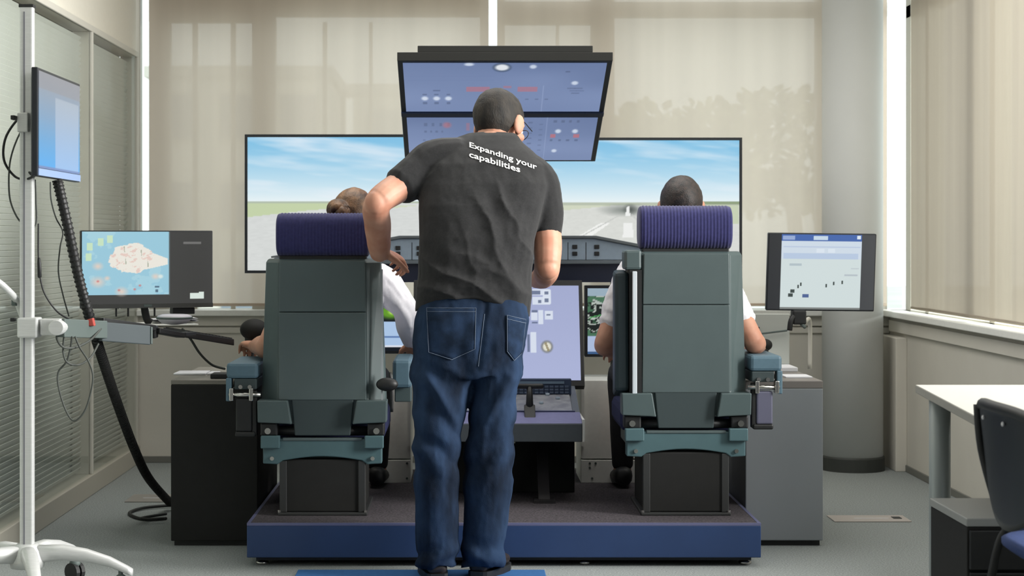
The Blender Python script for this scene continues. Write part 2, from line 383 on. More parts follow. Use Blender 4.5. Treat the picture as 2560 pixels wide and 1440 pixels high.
# ---------------------------------------------------------------- outside
struct(obj('ground_outside', boxm((-40, 10.6, -1.1), (45, 90, -1.0)), ground_m))
def building(loc, wx, wy, h, label, nx, nz):
    t = thing('office_building', loc, label, 'building')
    obj('facade_wall', boxm((-wx/2, 0, 0), (wx/2, wy, h)), facade, t)
    obj('roof_edge', boxm((-wx/2-.1, -.1, h), (wx/2+.1, wy, h+.25)), alu_frame, t)
    dx, dz = wx/nx, h/nz
    for i in range(nx):
        for k in range(nz):
            x, z = -wx/2+dx*(i+.5), dz*(k+.55)
            f = obj('window', boxm((x-dx*.33, -.05, z-dz*.28), (x+dx*.33, 0, z+dz*.28)), alu_frame, t)
            obj('pane', boxm((x-dx*.29, -.07, z-dz*.25), (x+dx*.29, -.05, z+dz*.25)), facade_w, f)
building((-4.9, 40, -1), 3.9, 6, 5.75, 'pale office building seen through the left end of the blind', 3, 3)
building((-1.0, 44, -1), 3.3, 6, 5.7, 'pale office building seen through the blind beside the overhead panel', 2, 3)
def tree(loc, h, r, label, seed):
    rnd = random.Random(seed); t = thing('leafy_tree', loc, label, 'tree', 'trees outside the window')
    b = B(); tube(b, smooth_path([(0, 0, 0), (.1, 0, h*.3), (-.05, .1, h*.6)], 4), .14, 8); obj('trunk', b, bark_m, t, smooth=True)
    b = B()
    for i in range(1500):
        a, e, rr = rnd.uniform(0, 6.28), rnd.uniform(-1, 1), r*rnd.uniform(.35, 1)**.5
        c = Vector((rr*math.cos(a)*math.cos(e), rr*math.sin(a)*math.cos(e), h*.62+rr*math.sin(e)*1.05))
        s = rnd.uniform(.07, .16); R = Matrix.Rotation(rnd.uniform(0, 6), 3, Vector((rnd.random(), rnd.random(), rnd.random()+.1)))
        vs = [b.verts.new(c+R @ (Vector(q)*s)) for q in ((-1, 0, 0), (-.3, -.6, .1), (.6, -.4, 0), (1, 0, .15), (.5, .5, 0), (-.4, .55, .1))]; b.faces.new(vs)
    f = obj('foliage', b, leaf_m, t); f['kind'] = 'stuff'
tree((3.6, 31, -1), 5.5, 1.35, 'leafy tree outside, left of the two seen through the right blind', 1)
tree((3.3, 36, -1), 5.2, 1.6, 'leafy tree outside half behind the overhead panel', 2)
tree((6.05, 34, -1), 6.2, 1.4, 'leafy tree outside nearest to the round column', 3)

# ---------------------------------------------------------------- video screens at the back
def tv_frame(t, w, h, d=.05, bz=.014):
    b = B(); box(b, (0, 0, 0), (w, d, h)); obj('housing', b, black_pl, t, bevel=.004)
    b = B()
    for lo, hi in (((0, -.006, 0), (w, 0, bz)), ((0, -.006, h-bz), (w, 0, h)), ((0, -.006, bz), (bz, 0, h-bz)), ((w-bz, -.006, bz), (w, 0, h-bz))): box(b, lo, hi)
    obj('bezel', b, bezel, t)
def stand(t, w, z):
    b = B(); box(b, (w/2-.03, .06, -z), (w/2+.03, .1, .3)); obj('stand_column', b, black_pl, t)
    obj('stand_foot', boxm((w/2-.3, -.1, -z), (w/2+.3, .3, -z+.02)), black_pl, t)
def sky_rgb(u, v, hz, seed):
    k = np.clip(v/hz, 0, 1)[:, None]
    c = np.array([126, 190, 226.])*(1-k**1.25)+np.array([232, 242, 244.])*k**1.25
    cl = np.clip((fbm(u*2.2+v*1.2, v*11-u*2.0, seed)-.5)*3.4, 0, 1)[:, None]*.75
    return c*(1-cl)+np.array([236, 240, 246.])*cl
def tv_left(u, v):
    p = Pic(u, v, (216, 219, 216)); hz = .49; s = v < hz
    p.c[s] = sky_rgb(u, v, hz, 3)[s]
    gr = fbm(u*40, v*120, 5); p.c[~s] = (np.array([212, 215, 213])+(gr[~s, None]-.5)*14)
    p.rect(0, hz-.012, 1, hz+.008, (176, 188, 170)); p.poly([(0, hz+.008), (.62, hz+.008), (.25, .55), (0, .6)], (194, 208, 168)); p.poly([(.62, hz+.02), (.72, hz+.02), (.62, .53), (.5, .54)], (206, 214, 190))
    return p.c
def tv_right(u, v):
    p = Pic(u, v, (212, 214, 208)); hz = .475; s = v < hz
    p.c[s] = sky_rgb(u, v, hz, 9)[s]
    gr = fbm(u*60, v*90, 5); p.c[~s] = (np.array([214, 216, 211])+(gr[~s, None]-.5)*12)
    p.rect(0, hz-.008, 1, hz+.012, (182, 190, 172)); p.rect(.8, hz-.014, 1, hz+.004, (140, 156, 124))
    p.poly([(0, hz+.012), (.5, hz+.012), (.1, .56), (0, .575)], (206, 212, 190)); p.poly([(.6, hz+.012), (1, hz+.012), (1, .63), (.9, .62)], (196, 206, 178))
    p.ell(.535, .525, .13, .055, (92, 100, 96), .75, 1.0); p.ell(.55, .52, .035, .05, (60, 66, 62), .8, 1.0)
    p.poly([(.538, .5), (.546, .5), (.552, .57), (.53, .57)], (236, 238, 236))
    p.poly([(.43, .62), (.47, .62), (.385, .73), (.33, .73)], (238, 239, 236)); p.poly([(.525, .62), (.56, .62), (.565, .73), (.52, .73)], (236, 237, 235))
    p.line(.56, .56, .75, .99, .004, (196, 198, 194)); p.line(.5, .57, .1, .98, .004, (198, 200, 196))
    return p.c
for nm, (x0, x1, yt, yb, Y), f, lb in (('video_screen', (612, 1230, 336, 683, 9.2), tv_left, 'large flat screen showing an empty airfield under sky, left of the standing man'),
                                      ('video_screen', (1234, 1855, 344, 690, 9.25), tv_right, 'large flat screen showing a runway ahead, right of the standing man')):
    o_ = P(x0, yb, Y); e_ = P(x1, yt, Y); w_, h_ = e_.x-o_.x, e_.z-o_.z
    t = thing(nm, o_, lb, 'screen', 'video screens'); tv_frame(t, w_, h_); stand(t, w_, o_.z)
    screen('picture', t, (.014, -.002, .014), (w_-.028, 0, 0), (0, 0, h_-.028), 240, 136, f)

# ---------------------------------------------------------------- simulator: platform, consoles
t = thing('simulator_platform', (.147, 6.77, 0), 'low blue platform with dark carpet carrying both seats', 'platform')
X0, X1 = -.946, .946
obj('side_skirt', boxm((X0, 0, .034), (X1, 1.6, .152)), plat_blue, t, bevel=.003)
obj('carpet_top', boxm((X0+.012, .012, .152), (X1-.012, 1.59, .16)), plat_carpet, t)
b = B()
for lo, hi in (((X0, 0, .152), (X1, .012, .161)), ((X0, .012, .152), (X0+.012, 1.6, .161)), ((X1-.012, .012, .152), (X1, 1.6, .161))): box(b, lo, hi)
obj('edge_trim', b, mat('platform_edge', (104, 106, 140), .4, .2), t)
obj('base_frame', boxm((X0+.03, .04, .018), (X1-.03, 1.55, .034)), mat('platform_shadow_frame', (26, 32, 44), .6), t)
for x in (X0+.05, -.2, .3, X1-.05):
    for y in (.06, 1.5):
        b = B(); disc_lathe(b, [(.02, 0), (.024, .004), (.024, .012), (.012, .014), (.012, .034)], (x, y, 0), 14); obj('levelling_foot', b, chrome, t, smooth=True)
t = thing('side_console', (-.981, 7.23, 0), 'tall black side console left of the platform', 'console')
obj('body', boxm((-.171, 0, .02), (.171, .75, .635)), black_mat, t, bevel=.004); obj('top_plate', boxm((-.171, 0, .635), (.171, .75, .653)), mat('console_top', (120, 116, 108), .4), t, bevel=.003)
obj('plinth', boxm((-.16, .02, 0), (.16, .73, .02)), black_pl, t)
t = thing('side_console', (1.256, 7.23, 0), 'tall grey side console right of the platform', 'console')
obj('body', boxm((-.15, 0, .022), (.155, .75, .62)), console_grey, t, bevel=.004); obj('top_plate', boxm((-.15, 0, .62), (.155, .75, .65)), mat('console_top_grey', (126, 120, 116), .4), t, bevel=.003)
obj('plinth', boxm((-.14, .02, 0), (.145, .73, .022)), black_pl, t)
# white instrument cabinets under the displays
for px0, px1, sx in ((905, 1026, -1), (1453, 1606, 1)):
    Y = 7.9; a, c = (px0-CX)*Y/F, (px1-CX)*Y/F
    if sx < 0: a = -.72
    else: c = 1.03
    t = thing('instrument_cabinet', (0, Y, .16), 'white metal cabinet under the displays in front of the %s seat' % ('left' if sx < 0 else 'right'), 'cabinet', 'white instrument cabinets')
    obj('lower_panel', boxm((a, 0, 0), (c, .03, .098)), white_paint, t, bevel=.002); obj('upper_panel', boxm((a, .006, .104), (c, .04, .44)), white_paint, t, bevel=.002)
    obj('carcass', boxm((a, .04, 0), (c, .35, .44)), white_paint, t)
    e = c if sx < 0 else a
    obj('upright', boxm((min(e, e-sx*-.012), -.012, .16), (max(e, e-sx*-.012), 0, .5)), white_paint, t)
    for i, (dx, dz) in enumerate([(.02, .085), (.045, .085), (.02, .065), (.03, .02), (.15, .085), (.15, .02)]):
        x = (-.395+dx) if sx < 0 else (.52+.0+dx)
        b = B(); cyl(b, (x, -.003, dz), (x, .002, dz), .005, 8); obj('bolt', b, grey_plate, t)

# displays in front of the seats
def nav(u, v):
    p = Pic(u, v, (22, 30, 28)); p.rect(0, 0, 1, .12, (150, 170, 185)); n = fbm(u*9, v*12, 2)
    p.put((v > .12) & (v < .72) & (n > .55), (70, 110, 84)); p.put((v > .12) & (v < .72) & (np.abs(n-.47) < .025), (176, 186, 178))
    p.line(.05, .18, .5, .55, .012, (170, 180, 175)); p.line(.02, .45, .3, .3, .01, (80, 150, 90))
    p.rect(0, .72, 1, .96, (168, 184, 214)); p.rect(0, .96, 1, 1, (60, 90, 130)); return p.c
def pfd(u, v):
    p = Pic(u, v, (16, 22, 30)); p.rect(0, .46, 1, .9, (168, 194, 226)); p.ell(.88, .28, .12, .16, (96, 150, 40), 1, .5); p.ell(.9, .28, .05, .07, (190, 226, 110), 1, .6)
    p.rect(0, .72, 1, .75, (90, 120, 170)); p.rect(0, .9, 1, .93, (220, 225, 235)); return p.c
for nm, (x0, x1, yt, yb, Y), f, lb in (('flight_display', (690, 1022, 735, 884, 8.1), pfd, 'flight display ahead of the left seat, green gauge lit'),
                                      ('flight_display', (1462, 1790, 714, 892, 8.1), nav, 'flight display with dark map ahead of the right seat')):
    o_ = P(x0, yb, Y); e_ = P(x1, yt, Y); w_, h_ = e_.x-o_.x, e_.z-o_.z
    t = thing(nm, o_, lb, 'display', 'flight displays'); tv_frame(t, w_, h_, .06, .012)
    screen('picture', t, (.012, -.002, .012), (w_-.024, 0, 0), (0, 0, h_-.024), 110, 64, f)
    obj('mount', boxm((w_/2-.06, .06, .02), (w_/2+.06, .12, h_-.02)), black_pl, t); obj('mount_post', boxm((w_/2-.025, .07, .16-o_.z), (w_/2+.025, .11, .1)), black_pl, t)
# glareshield with control unit
t = thing('glareshield', (.147, 8.05, 0), 'blue grey glareshield with control buttons between the seats', 'panel')
def gx(px, Y=8.05): return (px-CX)*Y/F-.147
def gz(py, Y=8.05): return H-(py-CY)*Y/F
zt, ze, zb = gz(596), gz(618), gz(650)
b = B(); prism(b, [(-.98, zb), (.98, zb), (.98, gz(645)), (.62, ze), (.42, gz(596)), (-.42, gz(596)), (-.62, ze), (-.98, gz(645))], 'y', 0, .10); obj('control_face', b, panel_blue, t, bevel=.003)
b = B(); prism(b, [(-.99, gz(645)), (-.62, ze), (-.42, zt), (.42, zt), (.62, ze), (.99, gz(645)), (.99, gz(640)), (.63, ze+.012), (.43, zt+.012), (-.43, zt+.012), (-.63, ze+.012), (-.99, gz(640))], 'y', -.015, .25); obj('hood', b, mat('hood_grey', (92, 98, 102), .7), t, bevel=.003)
obj('lower_lip', boxm((-.98, .0, gz(660)), (.98, .12, zb-.001)), mat('lip_grey', (96, 104, 110), .5), t, bevel=.003)
obj('dark_fascia', boxm((-.98, .03, gz(706)), (.98, .2, gz(660))), mat('navy_fascia', (22, 30, 52), .4), t)
for px, py in ((1048, 620), (1048, 634), (995, 620), (995, 634), (1437, 617), (1437, 634), (1492, 617), (1492, 634)):
    obj('button', boxm((gx(px)-.011, -.006, gz(py)-.009), (gx(px)+.011, 0, gz(py)+.009)), black_pl, t, bevel=.002)
for px in (1420, 1465, 1030): obj('panel_seam', boxm((gx(px)-.0015, -.0008, zb), (gx(px)+.0015, .001, gz(606))), black_pl, t)
for x in (-.85, .85): obj('support_leg', boxm((x-.03, .1, .16), (x+.03, .18, gz(706))), black_pl, t)

# centre pedestal, its console and big touch display
t = thing('centre_pedestal', (.147, 7.3, .16), 'grey centre pedestal with throttle lever between the seats', 'console')
w_ = .322
obj('front_panel', boxm((-w_, 0, .242), (w_, .02, .314)), ped_front, t, bevel=.003)
b = B(); prism(b, [(0.02, .242), (.5, .30), (.5, .425), (0.02, .314)], 'x', -w_, w_); obj('pedestal_body', b, ped_front, t)
def slope(bm, x0, x1, y0, y1, h):                # plate lying on the sloped top
    za, zb_ = .314+(y0-.02)*.231, .314+(y1-.02)*.231
    prism(bm, [(y0, za), (y1, zb_), (y1, zb_+h), (y0, za+h)], 'x', x0, x1); return bm
obj('front_plate', slope(B(), -w_, w_, .004, .14, .006), quad_purple, t, bevel=.002)
obj('lever_plate', slope(B(), -w_+.015, w_-.03, .15, .42, .008), mat('quadrant_plate', (112, 114, 124), .5, rgb2=(140, 142, 148), noise_scale=26), t, bevel=.002)
obj('seam_strip', slope(B(), -w_+.01, w_-.02, .14, .15, .009), mat('seam_navy', (42, 48, 84), .5), t)
b = B(); x = .118; tube(b, [(x, .13, .335), (x, .135, .40), (x, .14, .45)], [.018, .014, .012], 12); obj('lever_shaft', b, black_pl, t, smooth=True)
b = B(); tube(b, [(x-.05, .14, .452), (x+.05, .14, .452)], .011, 12, True); obj('lever_handle', b, black_pl, t, smooth=True)
b = B(); prism(b, [(.06, .322), (.14, .34), (.15, .37), (.13, .38)], 'x', x-.022, x+.022); obj('lever_boot', b, black_pl, t, bevel=.004)
for dx, dy in ((.02, .22), (.02, .3), (.24, .3), (.17, .24), (.2, .35), (.12, .33), (-.1, .2), (-.1, .3)):
    z = .314+dy*.231; b = B(); tube(b, [(dx, dy, z-.004), (dx, dy, z+.012)], .009, 10); obj('selector_knob', b, paper_m if dx < .05 else panel_blue, t, smooth=True)
b = B(); box(b, (0.03, .36, .40), (.30, .40, .465)); obj('key_unit', b, mat('key_unit_blue', (52, 66, 92), .5), t, bevel=.003)
obj('key_display', boxm((.06, .357, .445), (.27, .36, .455)), mat('key_display', (110, 130, 150), .4), t)
b = B()
for i in range(12):
    for k in range(3): box(b, (.042+i*.021, .355, .405+k*.012), (.057+i*.021, .36, .413+k*.012))
k_ = obj('keys', b, mat('key_grey', (86, 100, 124), .5), t); k_['kind'] = 'stuff'
obj('under_box', boxm((-.30, .3, 0), (.31, .6, .30)), black_mat, t, bevel=.004)
b = B(); prism(b, [(.02, .01), (.05, .01), (.33, .24), (.29, .24)], 'x', .15, .195); obj('strut', b, mat('dark_steel', (54, 52, 54), .5, .4), t)
obj('strut_foot', boxm((.13, -.02, 0), (.215, .06, .012)), MATS['dark_steel'], t)
obj('side_rail', boxm((w_+.001, .0, .242), (w_+.01, .45, .33)), white_paint, t)
b = B(); cyl(b, (.05, .01, .236), (.05, .01, .246), .008, 10); obj('lock_button', b, chrome, t)
def touch(u, v):
    p = Pic(u, v, (164, 172, 208)); p.c += (v[:, None]*10-5)
    X = lambda px: (px-1050)/(1450-1050); Yv = lambda py: (py-714)/(948-714)
    def blk(a, b_, c, d, col_, al=.9): p.rect(X(a), Yv(b_), X(c), Yv(d), col_, al)
    W = (216, 224, 236); D = (96, 108, 136)
    for a, b_, c, d in ((1335, 722, 1380, 738), (1335, 742, 1380, 762), (1362, 724, 1382, 760), (1350, 776, 1360, 810), (1366, 778, 1384, 798), (1332, 782, 1346, 800), (1330, 830, 1342, 880)): blk(a, b_, c, d, W)
    for a, b_, c, d in ((1333, 726, 1355, 736), (1366, 728, 1376, 736), (1366, 746, 1376, 756), (1350, 750, 1356, 758), (1334, 776, 1346, 782), (1370, 785, 1379, 790), (1322, 836, 1328, 878), (1334, 804, 1346, 808)): blk(a, b_, c, d, D)
    p.ell(X(1369), Yv(866), .042, .075, (110, 112, 110), .9, .3); p.ell(X(1369), Yv(866), .03, .055, (222, 220, 204), 1, .3); p.line(X(1366), Yv(858), X(1372), Yv(874), .012, (150, 140, 110))
    for i in range(9): blk(1070+i*28, 740, 1086+i*28, 752, W); blk(1072+i*28, 800, 1084+i*28, 812, D)
    return p.c
b0, b1 = P(1462, 966, 7.80), P(1462, 700, 7.98)
x0 = .147-(b0.x-.147); U = Vector((b0.x-x0, 0, 0)); V = b1-b0; V.x = 0; N = U.cross(V).normalized()
t = thing('touch_display', (x0, b0.y, b0.z), 'large pale violet touch display on the centre pedestal', 'display')
def quadbox(bm, O, U, V, N, d):
    O = Vector(O); q = [O, O+U, O+U+V, O+V]; skinrings(bm, [q, [p-N*d for p in q]]); return bm
obj('housing', quadbox(B(), (0, 0, 0), U, V, N, .045), black_pl, t, bevel=.003)
screen('picture', t, U*.022+V*.055+N*.0015, U*.956, V*.89, 200, 120, touch)
obj('stand_block', boxm((U.x/2-.1, .08, .16-b0.z), (U.x/2+.1, .2, .2)), black_pl, t)

# overhead panel on a mast
top = 7.5; bot = 8.5
tl, tr, br = P(993, 151, top), P(1532, 151, top), P(1485, 404, bot)
U = Vector((tr.x-tl.x, 0, 0)); O = Vector((tl.x, bot, br.z)); V = Vector((0, top-bot, tl.z-br.z)); N = U.cross(V).normalized()
if N.y > 0: N = -N
t = thing('overhead_panel', O, 'black framed overhead panel with two blue touch screens above the seats', 'panel')
obj('housing', quadbox(B(), (0, 0, 0), U, V, N, .022), bezel, t, bevel=.003)
Vl = V.length; vh = V.normalized(); uh = U.normalized()
def ov(seed, kind):
    def f(u, v):
        p = Pic(u, v, (116, 133, 171)); p.c += ((v-.5)*14)[:, None]; p.c += (vnoise(u*3, v*3, seed)[:, None]-.5)*14
        D = (86, 100, 132); W = (206, 216, 232); R = (186, 110, 120)
        if kind == 0:
            p.ell(.487, .09, .052, .1, (60, 76, 100), .9, .3); p.ell(.487, .09, .042, .075, (222, 226, 232), 1, .4); p.ell(.325, .03, .03, .04, W, .9, .5); p.ell(.64, .075, .022, .05, W, .9, .5)
            p.rect(.31, .48, .43, .58, R, .6); p.rect(.57, .48, .67, .58, R, .6); p.rect(.5, .46, .54, .5, R, .5)
            for x in (.1, .16, .22): p.ell(x, .72, .022, .055, W, .95, .5); p.rect(x-.01, .62, x+.01, .65, D, .7); p.rect(x-.01, .8, x+.01, .84, D, .7)
            p.rect(.145, .54, .18, .57, D, .7); p.ell(.855, .4, .022, .05, W, .9, .5); p.rect(.8, .16, .825, .19, D, .8)
            for k in range(5): p.rect(.82+.012*k, .5+.05*(k % 3), .86+.012*k, .52+.05*(k % 3), D, .5)
            for k in range(6): p.rect(.46+.05*k, .72, .478+.05*k, .75, D, .5)
            for x in (.27, .45, .7): p.rect(x, .45, x+.0025, 1, (150, 164, 200), .6)
            for yy in (.26, .34): p.rect(.02, yy, .45, yy+.008, (108, 124, 164), .6)
        else:
            for k in range(4):
                p.rect(.78+.04*k-.008, .06, .78+.04*k+.008, .11, D, .7); p.rect(.76+.045*k, .5, .776+.045*k, .54, D, .7)
            for x in (.80, .89): p.ell(x, .31, .02, .06, W, .9, .5)
            p.rect(.76, .38, .79, .46, R, .8); p.rect(.885, .38, .915, .46, R, .8); p.ell(.79, .77, .018, .05, W, .9, .5)
            for k in range(4): p.rect(.09+.04*k, .12, .105+.04*k, .2, D, .6); p.rect(.09+.03*k, .3, .1+.03*k, .34, D, .6)
            p.ell(.21, .17, .03, .09, R, .6, .6); p.rect(.31, .12, .33, .3, R, .4)
            for k in range(6): p.rect(.64, .1+.12*k, .662, .13+.12*k, D, .5); p.rect(.70, .14+.12*k, .715, .17+.12*k, D, .4)
            for k in range(9): p.rect(.08+.04*k, .5, .095+.04*k, .54, D, .4); p.rect(.08+.04*k, .68, .095+.04*k, .72, W, .4)
            for x in (.27, .45, .6, .735): p.rect(x, 0, x+.0025, 1, (150, 164, 200), .5)
        return p.c
    return f
screen('picture', t, N*.002+uh*.022+vh*(Vl*.53), uh*(U.length-.044), vh*(Vl*.452), 220, 110, ov(1, 0))
screen('picture', t, N*.002+uh*.022+vh*.022, uh*(U.length-.044), vh*(Vl*.45), 220, 110, ov(2, 1))
obj('divider', quadbox(B(), N*.008+vh*(Vl*.492), U, vh*(Vl*.032), N, .01), mat('divider_navy', (24, 36, 62), .4), t)
obj('top_flange', boxm((0, top-bot-.004, V.z-.002), (U.x, top-bot+.08, V.z+.033)), mat('black_steel', (30, 30, 27), .6), t, bevel=.002)
a_, c_ = (1044-CX)*top/F-O.x, (1482-CX)*top/F-O.x
obj('upper_box', boxm((a_, top-bot+.0, V.z+.033), (c_, top-bot+.3, V.z+.060)), MATS['black_steel'], t, bevel=.002)
obj('mast', boxm((U.x/2-.045, .055, -O.z+.16), (U.x/2+.045, .125, .12)), black_pl, t)

# ---------------------------------------------------------------- cockpit seats
def make_seat(name, X, dz, label, outer, folded):
    """outer: side (-1 left, +1 right) of the outboard armrest; inner armrest folded up when folded"""
    t = thing(name, (X, 6.97, .16), label, 'seat', 'cockpit seats')
    q = lambda lo, hi: boxm((lo[0], lo[1], lo[2]+dz), (hi[0], hi[1], hi[2]+dz))
    # pedestal: four faces proud of a core, foot flange
    obj('pedestal', boxm((-.155, -.0, .012), (.155, .42, .24+dz)), black_mat, t, bevel=.006)
    for s_ in (-1, 1): obj('corner_trim', boxm((min(s_*.135, s_*.163), -.006, .012), (max(s_*.135, s_*.163), .02, .235+dz)), MATS.get('dark_trim') or mat('dark_trim', (44, 45, 45), .5), t, bevel=.003)
    obj('foot_flange', boxm((-.17, -.012, 0), (.17, .43, .012)), MATS['dark_trim'], t, bevel=.003)
    for sx in (-.163, .163):
        b = B(); cyl(b, (sx, -.004, .012), (sx, -.004, .02), .007, 8); obj('floor_bolt', b, chrome, t)
    # crossbeam with an arched lower edge
    top_, n = .318, 10
    pts = [(-.225, top_), (.225, top_), (.225, .225)]
    pts += [(.17, .222)]+[(.15-.3*i/n, .236+.016*math.sin(math.pi*i/n)) for i in range(n+1)]+[(-.17, .222), (-.225, .225)]
    b = B(); prism(b, [(x, z+dz) for x, z in pts], 'y', -.01, .05); obj('crossbeam', b, teal_beam, t, bevel=.004)
    for s_ in (-1, 1): obj('beam_end_block', q((min(s_*.16, s_*.232), -.03, .284), (max(s_*.16, s_*.232), .0, .332)), teal_beam, t, bevel=.004)
    obj('beam_top_strip', q((-.15, -.014, .312), (.15, .02, .322)), teal_panel, t, bevel=.002)
    for sx in (-.19, .19):
        b = B(); cyl(b, (sx, -.018, .245+dz), (sx, .0, .245+dz), .008, 10); obj('beam_bolt', b, chrome, t)
    obj('hinge_tube', (lambda bb: tube(bb, [(-.21, .03, .345+dz), (.21, .03, .345+dz)], .018, 12))(B()), black_pl, t, smooth=True)
    obj('seat_frame', q((-.2, .05, .235), (.2, .55, .295)), teal, t, bevel=.006)
    obj('seat_cushion', q((-.235, .14, .30), (.235, .60, .41)), navy, t, bevel=.03)
    # backrest shell
    def sec(z, a, bb, y0, d):
        return [Vector(p) for p in ((-a, y0, z), (a, y0, z), (bb, y0+.055, z), (bb, y0+d, z), (-bb, y0+d, z), (-bb, y0+.055, z))]
    b = B(); skinrings(b, [sec(.372+dz, .17, .236, .012, .11), sec(.47+dz, .17, .238, .008, .12), sec(.985+dz, .166, .219, -.012, .11), sec(1.0+dz, .16, .21, -.004, .10)])
    obj('backrest', b, teal, t, bevel=.006)
    b = B()
    def pn(z, a, y): return [Vector((-a, y, z)), Vector((a, y, z)), Vector((a, y+.012, z)), Vector((-a, y+.012, z))]
    skinrings(b, [pn(.80+dz, .164, -.017), pn(.992+dz, .161, -.024)]); obj('upper_back_panel', b, teal_panel, t, bevel=.003)
    b = B(); skinrings(b, [pn(.465+dz, .166, -.006), pn(.797+dz, .164, -.018)]); obj('lower_back_panel', b, teal_panel, t, bevel=.003)
    # hip blocks either side of the recessed cover
    for s_ in (-1, 1):
        poly = [(s_*.245, .465), (s_*.166, .465), (s_*.13, .465), (s_*.115, .375), (s_*.14, .378), (s_*.243, .382)]
        b = B(); prism(b, [(x, z+dz) for x, z in poly], 'y', -.032, .06); obj('hip_block', b, teal, t, bevel=.004)
        obj('hip_bracket', q((min(s_*.17, s_*.235), -.015, .33), (max(s_*.17, s_*.235), .05, .379)), black_pl, t, bevel=.006)
        b = B(); cyl(b, (s_*.205, -.03, .35+dz), (s_*.205, .0, .35+dz), .012, 10); obj('hip_bolt', b, chrome, t)
    b = B(); prism(b, [(x, z+dz) for x, z in ((-.118, .467), (.118, .467), (.105, .33), (-.105, .33))], 'y', -.004, .05); obj('recess_cover', b, teal_dark, t, bevel=.004)
    obj('back_cushion', q((-.205, .10, .43), (.205, .175, .98)), navy, t, bevel=.03)
    # ribbed headrest roll
    b = B(); N_, M_ = 28*4, 24; hw = .176; rr = []
    for i in range(N_+1):
        x = -hw+2*hw*i/N_; e = min(1, (hw-abs(x))/.018); e = math.sqrt(max(0, 1-(1-e)**2)) if e < 1 else 1
        k = .80+.20*e; rib = .0028*abs(math.sin(math.pi*28*i/N_))
        rr.append([Vector((x, .045+(.075+rib)*k*math.copysign(abs(math.cos(2*math.pi*j/M_))**.75, math.cos(2*math.pi*j/M_)), 1.09+dz+(.082+rib)*k*math.copysign(abs(math.sin(2*math.pi*j/M_))**.62, math.sin(2*math.pi*j/M_)))) for j in range(M_)])
    skinrings(b, rr); obj('headrest', b, navy_rib, t, smooth=True)
    for sx in (-.1, .1): obj('headrest_post', (lambda bb: tube(bb, [(sx, .045, .96+dz), (sx, .045, 1.04+dz)], .01, 10))(B()), chrome, t, smooth=True)
    obj('headrest_bracket', q((-.165, .0, .99), (.165, .08, 1.012)), black_pl, t, bevel=.004)
    # outboard armrest with its bracket and lever
    o = outer; ax = lambda a, c: (min(o*a, o*c), max(o*a, o*c))
    x0, x1 = ax(.245, .365)
    ar = obj('armrest', q((x0, .0, .545), (x1, .42, .605)), pad_blue, t, bevel=.012)
    x0, x1 = ax(.25, .335); obj('armrest_core', q((x0, .0, .505), (x1, .36, .545)), teal_dark, t, bevel=.004)
    x0, x1 = ax(.345, .366); obj('armrest_cheek', q((x0, -.006, .46), (x1, .05, .548)), pad_blue, t, bevel=.004)
    b = B(); tube(b, [(o*.235, .0, .485+dz), (o*.355, .0, .485+dz)], .009, 10); obj('bracket_rod', b, chrome, t, smooth=True)
    for xx in (.27, .345): x0, x1 = ax(xx-.008, xx+.008); obj('bracket_tab', q((x0, -.012, .462), (x1, .03, .51)), chrome, t, bevel=.003)
    b = B(); tube(b, [(o*.26, .02, .525+dz), (o*.33, .02, .525+dz)], .016, 12, True); obj('bracket_hub', b, black_pl, t, smooth=True)
    for xx in (.275, .31): b = B(); cyl(b, (o*xx, -.012, .515+dz), (o*xx, .01, .515+dz), .008, 10); obj('bracket_bolt', b, chrome, t)
    x0, x1 = ax(.268, .33); obj('lever', q((x0, .0, .345), (x1, .03, .47)), black_pl if o < 0 else mat('lever_grey', (92, 92, 112), .5), t, bevel=.006)
    x0, x1 = ax(.25, .268); obj('lever_back', q((x0, .005, .33), (x1, .04, .50)), black_pl, t, bevel=.004)
    x0, x1 = ax(.255, .332); obj('lever_tip', q((x0, -.004, .325), (x1, .034, .345)), black_pl, t, bevel=.006)
    # inboard armrest
    i_ = -o; ax = lambda a, c: (min(i_*a, i_*c), max(i_*a, i_*c))
    if folded:
        x0, x1 = ax(.213, .268); obj('folded_armrest', (lambda bb: prism(bb, [(.0, .47+dz), (.12, .44+dz), (.12, .93+dz), (.02, .92+dz)], 'x', x0, x1))(B()), mat('dark_armrest', (38, 54, 60), .55), t, bevel=.014)
        x0, x1 = ax(.187, .205); obj('armrest_rail', q((x0, -.03, .455), (x1, -.02, .925)), mat('rail_pale', (196, 204, 210), .4), t, bevel=.003)
        x0, x1 = ax(.168, .234); obj('shoulder_cap', q((x0, -.02, .93), (x1, .1, 1.005)), teal, t, bevel=.01)
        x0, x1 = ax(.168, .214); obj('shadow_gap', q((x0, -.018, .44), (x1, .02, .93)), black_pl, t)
    else:
        x0, x1 = ax(.26, .335); obj('armrest', q((x0, .12, .50), (x1, .5, .61)), pad_blue, t, bevel=.014)
        x0, x1 = ax(.265, .33); obj('armrest_bracket', q((x0, .2, .44), (x1, .3, .50)), teal, t, bevel=.004)
        x0, x1 = ax(.222, .228); obj('edge_trim', q((x0, -.01, .40), (x1, .0, .96)), mat('rail_dark', (150, 156, 160), .4), t)
    x0, x1 = ax(.205, .278)
    b = B(); ellipsoid(b, (i_*.245, -.012, .525+dz), (.042, .022, .026)); obj('recline_knob', b, black_pl, t, smooth=True) if not folded else b.free()
    b = B(); tube(b, smooth_path([(i_*.255, .0, .57+dz), (i_*.262, -.004, .5+dz), (i_*.262, .0, .42+dz)], 4), .006, 8); obj('recline_lever', b, black_pl, t, smooth=True) if not folded else b.free()
    return t
LX, RX = (808-CX)*7.0/F, (1712-CX)*7.0/F
make_seat('cockpit_seat', LX, -.028, 'grey green cockpit seat with navy headrest, left, where the woman sits', -1, False)
